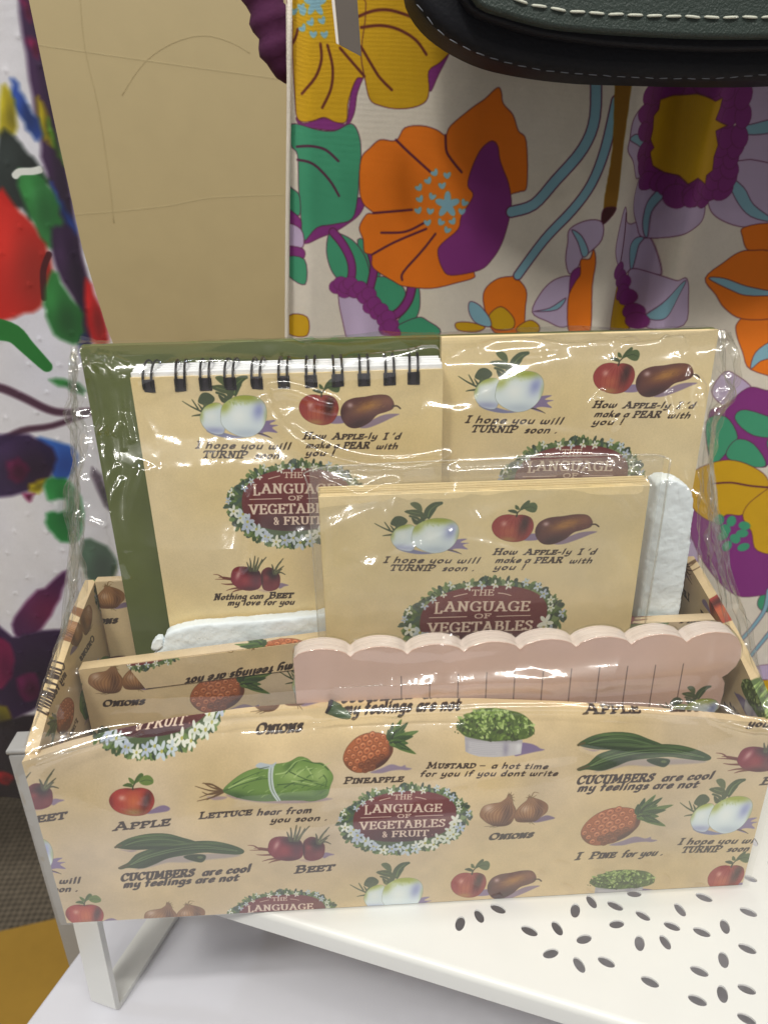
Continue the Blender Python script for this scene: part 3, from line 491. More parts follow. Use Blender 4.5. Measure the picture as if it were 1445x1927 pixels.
    # orange flowers on the right edge
    cl(c, '29.11 22.12 30.52 22.20 30.76 21.02 29.54 21.09 29.11 21.72', OR); cl(c, '29.47 17.86 30.04 18.25 31.56 18.11 32.12 15.44 30.48 15.62 29.94 16.48 29.51 17.34', OR); c.fill(V('27.65 19.93 28.43 20.63 29.00 21.02 29.62 21.12 30.79 20.87 31.71 18.79 31.36 18.08 29.71 18.04 28.79 18.54 28.27 19.18'), OR, 1, .6, line=OL, lw=1)
    cl(c, '27.82 19.92 28.55 19.91 29.68 19.53 31.13 19.23 31.15 19.10 29.76 19.11 28.98 19.36', BL); cl(c, '30.47 15.66 30.59 16.46 31.36 16.97 31.51 16.27 30.90 16.02', BL)
    # right lower garden
    cl(c, '29.23 15.53 29.94 15.29 30.68 14.71 30.59 14.16 29.95 13.95 29.41 13.86 28.79 14.55', LI); cl(c, '28.83 13.31 29.52 13.85 30.48 14.72 31.40 14.58 32.35 14.33 32.61 13.07 31.11 13.17 32.41 11.79 32.07 10.60 30.97 10.88 29.61 10.69', PU)
    cl(c, '28.77 12.96 29.62 13.28 30.40 12.21 30.01 11.39 29.37 10.76', GR); cl(c, '30.10 13.15 30.58 13.62 32.66 12.84 32.79 12.19 31.17 12.28', GR); cl(c, '30.35 12.07 31.25 11.83 32.08 10.66 30.76 10.74 29.98 11.25', GR); cl(c, '31.90 12.04 32.83 12.01 33.08 10.80 32.33 11.07', GR)
    cl(c, '29.38 8.59 30.14 7.59 30.78 8.02 31.54 7.80 32.21 6.79 32.79 5.70 34.21 5.37 34.61 3.41 32.95 2.92 31.50 3.24 29.67 5.29 28.68 7.72', PU); cl(c, '28.45 10.00 29.58 10.87 30.74 10.89 32.03 10.23 32.44 9.45 31.82 8.87 31.40 7.93 30.56 7.90 30.05 7.40 28.84 8.23', YE); st(c, '29.61 9.64 30.48 9.73 31.45 9.57 32.65 9.44'); cl(c, '31.38 7.87 31.82 8.87 33.34 9.57 34.12 5.78 32.53 5.78 32.00 6.93', YE)
    for s in ('30.26 7.59', '30.87 7.53', '31.58 7.28', '30.65 7.05', '30.60 6.66', '31.54 6.82', '31.75 6.01', '30.89 6.05', '31.23 6.50'):
        (x, y), = V(s); c.ell(x, y, .32, .24, GR, c.rd.uniform(0, 180))
    for s in ('33.70 3.24 33.75 2.02 33.31 1.01 32.70 0.12', '34.91 1.38 34.27 0.07 33.48 -1.27'): st(c, s, OL, .16); st(c, s, BL, .125)
    cl(c, '33.64 -2.13 35.20 -1.98 35.41 -3.02 33.76 -2.77', LI); cl(c, '34.10 -3.19 35.97 -3.13 36.21 -4.28 34.29 -4.17', YE)
    return c
def make_splash():
    global DX0, DZ0
    DX0, DZ0 = -14, -9
    c = Canvas(17, 44, 30, (214, 212, 218), 9, .02, .03)
    DP = (46, 20, 56); MG = (120, 16, 66); RD = (190, 22, 12); GN = (34, 112, 44); DG = (28, 36, 34); BU = (28, 62, 150); YL = (176, 158, 10)
    def wet(s, col, dark=None):
        p = V(s); p = [(x + c.rd.uniform(-.06, .06), y + c.rd.uniform(-.06, .06)) for x, y in smooth(p, True, 3)]
        xs = [q[0] for q in p]; ys = [q[1] for q in p]; cx, cy = sum(xs) / len(xs), sum(ys) / len(ys)
        r = max(max(xs) - min(xs), .4) * .5; h = max(max(ys) - min(ys), .4) * .5
        c.fill(p, layers(col, (tuple(min(255, int(v * 1.35 + 14)) for v in col), .6, (cx - r * .4, cy + h * .3, r * .4, h * .4)), (dark or tuple(int(v * .55) for v in col), .8, (cx + r * .2, cy - h * .2, r * .8, h * .7))), .95, 3.6, sm=False)
    wet('-1.05 30.96 -0.44 30.95 -0.55 29.10 -0.49 27.65 -0.47 25.52 -0.38 24.13 -0.42 22.31 -0.38 20.39 -0.48 18.05 -0.97 18.06 -0.79 21.18 -1.10 22.02 -1.22 24.85 -1.24 25.81 -1.21 27.65 -1.19 29.10', DP)
    wet('-1.02 29.53 -0.74 29.53 -0.72 28.97 -0.92 29.04', MG); wet('-1.01 30.84 -0.81 30.84 -0.73 30.25 -0.93 30.25', MG)
    wet('-1.10 27.52 -0.89 27.46 -0.78 26.61 -0.76 25.80 -0.98 26.01 -1.14 26.28', YL); wet('-0.80 26.87 -0.63 26.27 -0.53 25.18 -0.63 25.53 -0.78 26.07', (70, 130, 20))
    wet('-1.82 28.17 -1.60 27.85 -1.27 27.07 -1.08 26.28 -1.40 26.11 -1.70 26.75 -1.99 27.41', BU); wet('-2.30 27.92 -1.93 27.66 -1.90 27.08 -2.08 26.36 -2.68 26.30', YL)
    wet('-2.68 26.30 -2.11 26.22 -1.85 25.75 -1.49 25.33 -1.17 24.71 -1.23 24.43 -1.86 24.30 -2.04 23.08 -2.41 23.52 -3.20 24.04', DG)
    wet('-1.09 24.56 -0.87 23.92 -0.62 23.27 -0.53 22.53 -0.93 23.28 -1.12 24.00', BU)
    wet('-2.33 24.90 -2.01 25.00 -1.58 24.92 -1.21 24.50 -0.98 23.78 -0.95 23.06 -0.98 22.02 -1.72 22.02 -2.00 22.93 -2.28 24.09', (46, 122, 56), (20, 76, 30)); st(c, '-2.37 24.80 -2.17 24.93 -1.72 24.94 -1.45 24.99', (214, 216, 210), .14)
    wet('-3.32 24.18 -2.42 23.45 -1.97 22.71 -1.65 21.81 -1.68 20.97 -2.29 19.65 -3.00 19.34 -4.41 19.50', RD, (130, 24, 12)); st(c, '-1.66 21.73 -2.00 21.05 -2.15 19.96', (70, 14, 20), .12)
    wet('-1.39 22.70 -0.80 22.76 -0.52 22.16 -0.35 20.55 -0.59 18.79 -1.03 19.93 -1.50 21.19', DP)
    wet('-1.60 21.08 -1.22 20.18 -0.76 19.20 -0.93 18.06 -1.33 17.93 -1.99 18.34 -2.19 19.16 -2.15 19.96', GN); wet('-0.47 20.55 -0.13 19.99 0.17 17.94 -0.58 17.96', (196, 20, 20))
    wet('-1.04 18.14 -0.70 18.22 -0.81 17.13 -1.08 17.05', (24, 26, 90))
    c.stroke(V('-4.41 18.81 -3.66 18.55 -3.22 17.95 -2.58 17.05'), GN, .5, .25); wet('-2.60 16.45 -1.98 16.45 -1.24 15.98 -1.27 15.70 -1.96 16.04', GN)
    c.stroke(V('-5.10 16.31 -4.52 16.17 -3.79 15.73 -2.88 15.10 -2.18 14.89 -1.13 14.86'), (58, 24, 44), .2, .16, .9, soft=2.5); c.stroke(V('-1.15 14.79 -2.82 14.32 -4.12 14.20 -5.29 13.67'), (58, 24, 44), .12, .16, .9, soft=2.5)
    wet('-3.63 13.75 -2.76 13.58 -2.10 13.10 -2.10 12.40 -2.56 11.80 -3.15 11.58 -3.25 12.20', (34, 84, 170), (24, 50, 120)); wet('-5.90 13.80 -4.35 14.09 -3.66 13.84 -3.04 13.25 -3.03 12.43 -3.56 11.71 -4.53 11.27 -6.53 11.13', (40, 18, 60), (26, 8, 26)); wet('-5.08 12.74 -4.49 12.95 -4.19 12.35 -4.64 11.78 -5.15 11.92', (86, 10, 56))
    wet('-4.38 11.47 -3.87 11.80 -3.53 11.76 -4.01 11.13', YL); wet('-4.71 11.16 -4.24 11.09 -4.44 10.76', MG)
    wet('-3.56 11.74 -2.80 11.71 -2.37 11.09 -2.28 9.73 -2.74 8.47 -3.53 8.48 -3.88 9.29 -3.90 10.04 -3.28 10.24 -3.64 10.77', (30, 120, 50), (18, 80, 34)); wet('-3.56 10.65 -2.98 10.75 -2.95 10.25 -3.40 10.02', (200, 200, 204), (190, 190, 196))
    wet('-2.52 8.47 -1.59 7.91 -1.24 6.56 -2.23 5.52 -2.80 6.90', (52, 84, 60)); wet('-1.52 12.14 -1.03 11.16 -0.95 9.67 -1.38 10.44', (60, 40, 60))
    wet('-3.59 6.91 -3.86 5.84 -4.73 4.45 -5.72 3.40 -6.73 3.17 -6.57 4.33 -5.37 5.66 -4.42 6.30', (60, 12, 60), (96, 10, 52)); wet('-8.17 4.13 -6.96 3.18 -5.95 3.44 -4.36 3.51 -4.84 1.77 -5.56 0.30 -6.58 -1.37 -7.87 -2.10 -9.76 -2.63', (36, 10, 50), (20, 6, 26))
    wet('-7.94 3.11 -7.17 2.78 -7.29 1.15 -8.16 -0.02 -8.51 0.61', MG, (80, 8, 50)); wet('-7.30 0.55 -6.26 0.79 -6.46 -0.74 -7.26 -1.01', (86, 12, 60)); wet('-9.46 -1.36 -8.19 -1.28 -8.35 -2.55 -9.76 -2.63', (120, 110, 20)); wet('-9.88 -3.12 -6.59 -2.01 -6.75 -5.34 -8.78 -8.77 -11.17 -8.60', (24, 14, 22)); wet('-9.77 -6.01 -9.03 -6.23 -9.32 -6.92 -9.97 -6.88', (140, 16, 24)); wet('-9.03 10.74 -7.11 11.87 -7.23 8.15 -9.23 5.57', (60, 12, 60)); wet('-7.27 17.43 -5.22 18.40 -5.41 16.32 -7.21 15.30', RD)  # near-black blob at the hem puts the skirt's shadowed underside into the print
    return c
# ---------------------------------------------------------------- materials
def to_image(c, name):
    a = np.ones((c.h, c.w, 4), F32); a[..., :3] = np.clip(c.a, 0, 1)[::-1]
    im = bpy.data.images.new(name, c.w, c.h, alpha=False); im.pixels.foreach_set(a.ravel()); im.pack(); return im
def lin(c):
    return tuple(((v / 255) / 12.92 if v / 255 <= .04045 else ((v / 255 + .055) / 1.055) ** 2.4) for v in c) + (1,)
def material(name, col=None, image=None, rough=.6, bump=0, bscale=400, coat=0, metal=0, spec=.5, vary=0, weave=0, wd='Z', sheen=0, trans=0, crough=.08, sss=0):
    m = bpy.data.materials.new(name); m.use_nodes = True; nt = m.node_tree; N = nt.nodes; L = nt.links; b = N['Principled BSDF']
    b.inputs['Roughness'].default_value = rough; b.inputs['Metallic'].default_value = metal; b.inputs['Specular IOR Level'].default_value = spec
    b.inputs['Coat Weight'].default_value = coat; b.inputs['Coat Roughness'].default_value = crough
    if sheen: b.inputs['Sheen Weight'].default_value = sheen
    tc = N.new('ShaderNodeTexCoord')
    if image:
        t = N.new('ShaderNodeTexImage'); t.image = image; t.interpolation = 'Cubic'; src = t.outputs[0]; L.new(tc.outputs['UV'], t.inputs[0])
    else:
        r = N.new('ShaderNodeRGB'); r.outputs[0].default_value = lin(col); src = r.outputs[0]
    if vary:
        n = N.new('ShaderNodeTexNoise'); n.inputs['Scale'].default_value = 60; n.inputs['Detail'].default_value = 8; L.new(tc.outputs['Object'], n.inputs[0])
        mp = N.new('ShaderNodeMapRange'); mp.inputs[3].default_value = 1 - vary; mp.inputs[4].default_value = 1 + vary; L.new(n.outputs[0], mp.inputs[0])
        mx = N.new('ShaderNodeVectorMath'); mx.operation = 'SCALE'; L.new(src, mx.inputs[0]); L.new(mp.outputs[0], mx.inputs[3]); src = mx.outputs[0]
    if weave:
        w1 = N.new('ShaderNodeTexWave'); w1.wave_type = 'BANDS'; w1.bands_direction = 'X'; w1.inputs['Scale'].default_value = weave; w1.inputs['Distortion'].default_value = 1.2; w1.inputs['Detail Scale'].default_value = 3
        w2 = N.new('ShaderNodeTexWave'); w2.wave_type = 'BANDS'; w2.bands_direction = wd; w2.inputs['Scale'].default_value = weave; w2.inputs['Distortion'].default_value = 1.2
        L.new(tc.outputs['Object'], w1.inputs[0]); L.new(tc.outputs['Object'], w2.inputs[0])
        ad = N.new('ShaderNodeMath'); ad.operation = 'ADD'; L.new(w1.outputs['Fac'], ad.inputs[0]); L.new(w2.outputs['Fac'], ad.inputs[1])
        n = N.new('ShaderNodeTexNoise'); n.inputs['Scale'].default_value = 180; L.new(tc.outputs['Object'], n.inputs[0])
        a2 = N.new('ShaderNodeMath'); a2.operation = 'ADD'; L.new(ad.outputs[0], a2.inputs[0]); L.new(n.outputs[0], a2.inputs[1])
        mp = N.new('ShaderNodeMapRange'); mp.inputs[1].default_value = .4; mp.inputs[2].default_value = 2.6; mp.inputs[3].default_value = .9 if wd == 'Z' else .35; mp.inputs[4].default_value = 1.06 if wd == 'Z' else 1.5; L.new(a2.outputs[0], mp.inputs[0])
        mx = N.new('ShaderNodeVectorMath'); mx.operation = 'SCALE'; L.new(src, mx.inputs[0]); L.new(mp.outputs[0], mx.inputs[3]); src = mx.outputs[0]
        bp = N.new('ShaderNodeBump'); bp.inputs['Strength'].default_value = .5; bp.inputs['Distance'].default_value = .0005; L.new(a2.outputs[0], bp.inputs['Height']); L.new(bp.outputs[0], b.inputs['Normal'])
    elif bump:
        n = N.new('ShaderNodeTexNoise'); n.inputs['Scale'].default_value = bscale; n.inputs['Detail'].default_value = 5; L.new(tc.outputs['Object'], n.inputs[0])
        bp = N.new('ShaderNodeBump'); bp.inputs['Strength'].default_value = bump; bp.inputs['Distance'].default_value = .0004; L.new(n.outputs[0], bp.inputs['Height']); L.new(bp.outputs[0], b.inputs['Normal'])
    L.new(src, b.inputs['Base Color'])
    if sss: b.inputs['Subsurface Weight'].default_value = sss; b.inputs['Subsurface Radius'].default_value = (.004, .004, .004); b.inputs['Subsurface Scale'].default_value = 1
    return m
def film_mat(name, base=.085, edge=.7, rough=.10, tint=(253, 253, 251), milk=.007, haze=.02):
    m = bpy.data.materials.new(name); m.use_nodes = True; nt = m.node_tree; N = nt.nodes; L = nt.links; N.clear()
    out = N.new('ShaderNodeOutputMaterial'); tr = N.new('ShaderNodeBsdfTransparent'); tr.inputs[0].default_value = lin(tint)
    gl = N.new('ShaderNodeBsdfGlossy'); gl.inputs['Roughness'].default_value = rough; df = N.new('ShaderNodeBsdfDiffuse'); df.inputs[0].default_value = (.8, .78, .74, 1)
    ge = N.new('ShaderNodeNewGeometry'); dt = N.new('ShaderNodeVectorMath'); dt.operation = 'DOT_PRODUCT'; L.new(ge.outputs['Incoming'], dt.inputs[0]); L.new(ge.outputs['Normal'], dt.inputs[1])
    def mth(op, a_, b_=None):
        q = N.new('ShaderNodeMath'); q.operation = op; L.new(a_, q.inputs[0])
        if b_ is not None: q.inputs[1].default_value = b_
        return q
    ab = mth('ABSOLUTE', dt.outputs['Value']); sb = N.new('ShaderNodeMath'); sb.operation = 'SUBTRACT'; sb.inputs[0].default_value = 1; L.new(ab.outputs[0], sb.inputs[1])
    pw = mth('POWER', sb.outputs[0], 4.5); mu = mth('MULTIPLY', pw.outputs[0], edge); mp = mth('ADD', mu.outputs[0], base); mp.use_clamp = True
    m1 = N.new('ShaderNodeMixShader'); m1.inputs[0].default_value = milk; L.new(tr.outputs[0], m1.inputs[1]); L.new(df.outputs[0], m1.inputs[2])
    m2 = N.new('ShaderNodeMixShader'); L.new(mp.outputs[0], m2.inputs[0]); L.new(m1.outputs[0], m2.inputs[1]); L.new(gl.outputs[0], m2.inputs[2])
    g2 = N.new('ShaderNodeBsdfGlossy'); g2.inputs['Roughness'].default_value = .34; m3_ = N.new('ShaderNodeMixShader'); m3_.inputs[0].default_value = haze; L.new(m2.outputs[0], m3_.inputs[1]); L.new(g2.outputs[0], m3_.inputs[2]); L.new(m3_.outputs[0], out.inputs[0])
    tc = N.new('ShaderNodeTexCoord'); n = N.new('ShaderNodeTexNoise'); n.inputs['Scale'].default_value = 45; n.inputs['Detail'].default_value = 4; n.inputs['Distortion'].default_value = 1.5; L.new(tc.outputs['Object'], n.inputs[0])
    bp = N.new('ShaderNodeBump'); bp.inputs['Strength'].default_value = .35; bp.inputs['Distance'].default_value = .0006; L.new(n.outputs[0], bp.inputs['Height']); L.new(bp.outputs[0], gl.inputs['Normal'])
    return m
# ---------------------------------------------------------------- mesh helpers (arguments in centimetres)
def link(name, me, m, parent=None):
    o = bpy.data.objects.new(name, me); sc.collection.objects.link(o)
    if m and not me.materials: me.materials.append(m)
    if parent: o.parent = parent
    return o
def thing(name, label, cat, loc=(0, 0, 0), group=None):
    o = bpy.data.objects.new(name, None); sc.collection.objects.link(o); o.location = Vector(loc) * CM; o.empty_display_size = .01
    tag(o, label, cat, group); return o
def tag(o, label=None, cat=None, group=None, kind=None):
    if label: o['label'] = label
    if cat: o['category'] = cat
    if group: o['group'] = group
    if kind: o['kind'] = kind
    return o
def mesh(name, verts, faces, m, parent=None, uv=None, smooth_=True):
    me = bpy.data.meshes.new(name); me.from_pydata([tuple(c * CM for c in v) for v in verts], [], faces)
    if uv is not None:
        l = me.uv_layers.new(name='UVMap'); vi = np.empty(len(me.loops), int); me.loops.foreach_get('vertex_index', vi)
        l.data.foreach_set('uv', np.asarray(uv, F32)[vi].ravel())
    if smooth_: me.polygons.foreach_set('use_smooth', [True] * len(me.polygons))
    me.update(); return link(name, me, m, parent)
def world_parent(o, p):
    o.parent = p; o.matrix_parent_inverse = Matrix.Translation(-p.location)
    return o
def grid(nu, nv): return [(j * nu + i, j * nu + i + 1, (j + 1) * nu + i + 1, (j + 1) * nu + i) for j in range(nv - 1) for i in range(nu - 1)]
def sheet(name, f, nu, nv, m, parent=None, uvf=None, thick=None, smooth_=True):
    """f(u,v)->(x,y,z) cm, thick=(dx,dy,dz) makes it a closed solid."""
    V0 = [f(i / (nu - 1), j / (nv - 1)) for j in range(nv) for i in range(nu)]
    U0 = [uvf(i / (nu - 1), j / (nv - 1), V0[j * nu + i]) for j in range(nv) for i in range(nu)] if uvf else None
    F = grid(nu, nv)
    if thick is not None:
        n = len(V0); V1 = [tuple(a + b for a, b in zip(v, thick(v) if callable(thick) else thick)) for v in V0]
        F = F + [tuple(k + n for k in reversed(q)) for q in grid(nu, nv)]
        ring = [i for i in range(nu)] + [j * nu + nu - 1 for j in range(1, nv)] + [(nv - 1) * nu + i for i in range(nu - 2, -1, -1)] + [j * nu for j in range(nv - 2, 0, -1)]
        F += [(ring[k], ring[k - 1], ring[k - 1] + n, ring[k] + n) for k in range(len(ring))]
        if U0: U0 = U0 + [uvf((k % nu) / (nu - 1), (k // nu) / (nv - 1), V1[k]) for k in range(n)]
        V0 = V0 + V1
    o = mesh(name, V0, F, m, parent, U0, smooth_)
    if thick is not None:
        bm = bmesh.new(); bm.from_mesh(o.data); bmesh.ops.recalc_face_normals(bm, faces=bm.faces)
        for e in bm.edges:
            if len(e.link_faces) == 2 and e.calc_face_angle(0) > .7: e.smooth = False
        bm.to_mesh(o.data); bm.free()
    return o
def box(name, a, b, m, parent=None, bev=.03, uvf=None, seg=2):
    bm = bmesh.new(); bmesh.ops.create_cube(bm, size=1)
    c = [(p + q) / 2 for p, q in zip(a, b)]; s = [abs(q - p) for p, q in zip(a, b)]
    for v in bm.verts: v.co = Vector([v.co[k] * s[k] + c[k] for k in range(3)]) * CM
    if bev: bmesh.ops.bevel(bm, geom=bm.edges[:], offset=bev * CM, segments=seg, profile=.5, affect='EDGES')
    if uvf:
        ul = bm.loops.layers.uv.new('UVMap')
        for f in bm.faces:
            for l in f.loops: l[ul].uv = uvf(l.vert.co / CM, f.normal)
    me = bpy.data.meshes.new(name); bm.to_mesh(me); bm.free(); return link(name, me, m, parent)
def prism(name, pts, y0, y1, m, parent=None, bev=.03, uvf=None, axis='y', seg=2):
    """outline of (x,z) pairs extruded from y0 to y1 (axis='z': outline of (x,y) pairs)"""
    bm = bmesh.new(); mk = (lambda p, t: (p[0] * CM, t * CM, p[1] * CM)) if axis == 'y' else (lambda p, t: (p[0] * CM, p[1] * CM, t * CM))
    A = [bm.verts.new(mk(p, y0)) for p in pts]; B = [bm.verts.new(mk(p, y1)) for p in pts]; n = len(pts)
    f1 = bm.faces.new(A); f2 = bm.faces.new(B[::-1]); sides = [bm.faces.new((A[i], B[i], B[(i + 1) % n], A[(i + 1) % n])) for i in range(n)]
    bmesh.ops.recalc_face_normals(bm, faces=bm.faces)
    if bev: bmesh.ops.bevel(bm, geom=list(set(f1.edges) | set(f2.edges)), offset=bev * CM, segments=seg, profile=.5, affect='EDGES')
    if uvf:
        ul = bm.loops.layers.uv.new('UVMap')
        for f in bm.faces:
            for l in f.loops: l[ul].uv = uvf(l.vert.co / CM, f.normal)
    big = sorted(bm.faces, key=lambda f: -f.calc_area())[:2]
    for f in bm.faces: f.smooth = f not in big
    for f in big:
        for e in f.edges: e.smooth = False
    bmesh.ops.triangulate(bm, faces=big)
    me = bpy.data.meshes.new(name); bm.to_mesh(me); bm.free(); return link(name, me, m, parent)
def tube_mesh(name, path, r, m, n=8, closed=False):
    P_ = [Vector(p) for p in path]; V_ = []; F = []; N = len(P_); up = None
    for i, p in enumerate(P_):
        a = P_[i - 1] if (i or closed) else p; b = P_[(i + 1) % N] if (i < N - 1 or closed) else p
        t = (b - a).normalized(); up = (Vector((1, 0, 0)) if up is None and abs(t.x) < .9 else up or Vector((0, 0, 1)))
        s1 = t.cross(up).normalized(); u1 = s1.cross(t).normalized(); up = u1; rr = r[i] if isinstance(r, list) else r
        V_ += [tuple(p + (s1 * math.cos(k * 2 * math.pi / n) + u1 * math.sin(k * 2 * math.pi / n)) * rr) for k in range(n)]
    for i in range(N if closed else N - 1):
        for k in range(n):
            j = (i + 1) % N; F.append((i * n + k, i * n + (k + 1) % n, j * n + (k + 1) % n, j * n + k))
    if not closed: F += [tuple(range(n))[::-1], tuple((N - 1) * n + k for k in range(n))]
    return V_, F
def tube(name, path, r, m, parent=None, n=8, closed=False):
    v, f = tube_mesh(name, path, r, m, n, closed); return mesh(name, v, f, m, parent)
def copy_of(o, parent, dx=(0, 0, 0)):
    c = o.copy(); sc.collection.objects.link(c); c.parent = parent; c.location = o.location + Vector(dx) * CM; return c
def smooth3(p, n=5):
    p = np.array(p, float); o_ = []
    for i in range(len(p) - 1):
        a, b, c, d = p[max(i - 1, 0)], p[i], p[i + 1], p[min(i + 2, len(p) - 1)]
        for k in range(n):
            t = k / n; o_.append(.5 * ((2 * b) + (c - a) * t + (2 * a - 5 * b + 4 * c - d) * t * t + (3 * b - a - 3 * c + d) * t ** 3))
    return o_ + [p[-1]]
rnd = random.Random(11)
# ---------------------------------------------------------------- images and materials used below
im_wrap = to_image(make_wrap(), 'wrap_print')
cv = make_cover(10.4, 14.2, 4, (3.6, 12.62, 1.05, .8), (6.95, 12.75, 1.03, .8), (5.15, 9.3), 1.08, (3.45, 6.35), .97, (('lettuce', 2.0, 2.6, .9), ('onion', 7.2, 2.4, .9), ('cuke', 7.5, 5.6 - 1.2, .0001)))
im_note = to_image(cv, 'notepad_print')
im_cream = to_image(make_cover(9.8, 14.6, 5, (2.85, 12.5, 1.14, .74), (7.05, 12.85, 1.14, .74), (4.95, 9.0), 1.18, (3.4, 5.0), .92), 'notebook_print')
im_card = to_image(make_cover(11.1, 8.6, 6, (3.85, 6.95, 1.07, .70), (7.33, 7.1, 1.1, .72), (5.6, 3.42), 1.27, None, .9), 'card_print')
def make_pad():
    c = Canvas(16, 8, 60, (222, 183, 168), 12, .03, .04)
    for i in range(11): c.stroke([(3.75 + .985 * i, 6.15), (3.75 + .985 * i, 1.2)], (96, 70, 62), .016)
    put(c, 'turnip', 14.55, 3.95, .85, .84, False)
    c.push([[0, -1, 0], [1, 0, 0]]); c.text('TURNIP', (4.2, -15.55), (5.6, -15.4), .28, DK, (.1, .045, 30), cap2=1); c.pop()
    c.text('LETTUCE', (12.2, 3.9), (13.4, 3.9), .26, DK, (.1, .045, 30)); return c
im_pad = to_image(make_pad(), 'scalloped_pad_print')
im_floral = to_image(make_floral(), 'floral_cloth_print'); im_splash = to_image(make_splash(), 'splash_cloth_print')
M_wrap = material('printed wrap paper', image=im_wrap, rough=.42, bump=.15, coat=.25, crough=.2)
M_note = material('printed notepad cover', image=im_note, rough=.5, bump=.1); M_cream = material('printed notebook cover', image=im_cream, rough=.5, bump=.1); M_card = material('printed note card', image=im_card, rough=.6, bump=.15)
M_pad = material('printed pink paper', image=im_pad, rough=.6, bump=.1); M_pages = material('white paper edges', (240, 241, 245), rough=.8, bump=.2); M_cream_edge = material('cream paper edges', (214, 192, 146), rough=.8)
M_pinkedge = material('pink paper edges', (236, 220, 214), rough=.75); M_green = material('olive card', (92, 102, 50), rough=.55, vary=.22, bump=.1)
M_wire = material('black wire', (22, 20, 24), rough=.35, metal=.6); M_hole_dark = material('punched slot', (30, 22, 34), rough=.6)
M_foam = material('white foam', (232, 240, 246), rough=.55, bump=1.0, bscale=330); M_white = material('white painted steel', (213, 213, 209), rough=.35, vary=.03)
M_table = material('white laminate', (198, 198, 205), rough=.45, vary=.03); M_dark = material('dark inside of stand', (84, 84, 78), rough=.8)
M_floral = material('floral cotton', image=im_floral, rough=.9, weave=700, sheen=.04); M_splash = material('dotted voile', image=im_splash, rough=.85, weave=900, sheen=.04)
M_wall = material('beige lacquered panel', (166, 150, 112), rough=.55, vary=.05); M_seam = material('panel seam', (170, 156, 116), rough=.5); M_scratch = material('dark scuff', (157, 142, 104), rough=.6)
M_navy = material('navy leather', (11, 12, 20), rough=.62, spec=.3, bump=.5, bscale=900); M_grain = material('bottle green grained leather', (40, 52, 47), rough=.5, bump=1.0, bscale=1500); M_thread = material('pale thread', (196, 198, 184), rough=.8); M_threadd = material('grey thread', (112, 116, 124), rough=.8)
M_tag = material('grey card tag', (92, 84, 78), rough=.6, vary=.08); M_tage = material('white tag edge', (214, 208, 200), rough=.7); M_knit = material('plum ribbed knit', (72, 20, 62), rough=.9, bump=.6, bscale=500)
M_post = material('grey metal', (160, 159, 157), rough=.45, vary=.05); M_carpet = material('grey woven carpet', (104, 94, 80), rough=.95, vary=.35, weave=34, wd='Y'); M_mat = material('ochre vinyl floor', (176, 136, 48), rough=.55, vary=.08)
M_tube = material('green paper tube', (62, 84, 50), rough=.35, coat=.4)
M_film = film_mat('clear shrink film'); M_sleeve = film_mat('clear cellophane', base=.045, edge=.45, rough=.09, milk=.015, haze=.01); M_padfilm = film_mat('clear pad wrap', base=.06, edge=.5, rough=.09, milk=.02)
# ---------------------------------------------------------------- setting
for nm, z, pts, m in (('carpet_floor', -75, [(-220, -120), (260, -120), (260, 260), (-220, 260)], M_carpet), ('ochre_floor', -74.6, [(-120, -120), (260, -120), (260, 121), (-120, 41)], M_mat)):
    o = mesh(nm, [(x, y, z) for x, y in pts], [(0, 1, 2, 3)], m, smooth_=False); tag(o, kind='structure')
# beige cabinet behind
cab = thing('beige_cabinet', 'olive beige lacquered cabinet side between the two hanging dresses', 'cabinet', (0, 37, -74))
w_ = box('side_panel', (-60, 35.5, -18), (60, 39, 60), M_wall); world_parent(w_, cab)
for x in (-58, 56): world_parent(box('leg', (x, 35.6, -74.6), (x + 2, 38.8, -18), M_post), cab)
def strip(name, pts, y, w, m, par):
    o = tube(name, [(a, y, b) for a, b in smooth(pr(pts), False, 4)], w, m); world_parent(o, par)
strip('seam', '-12 32.9 -7.9 32.3 0 31.2 7.9 30.15 20 28.5', 35.5, .02, M_seam, cab); strip('seam', '-9.86 22.44 -7.40 22.49 -1.37 22.88 2.23 23.40 7.37 23.50 10.77 23.64', 35.5, .02, M_seam, cab)
strip('seam', '-4.41 35.07 -4.63 32.06 -4.37 28.87 -4.37 24.87 -4.51 21.94', 35.5, .02, M_scratch, cab); strip('scuff', '-2.78 29.45 -1.50 30.89 -0.11 31.87 1.60 32.50 3.08 32.60 4.51 32.19 5.45 31.67', 35.5, .02, M_scratch, cab)
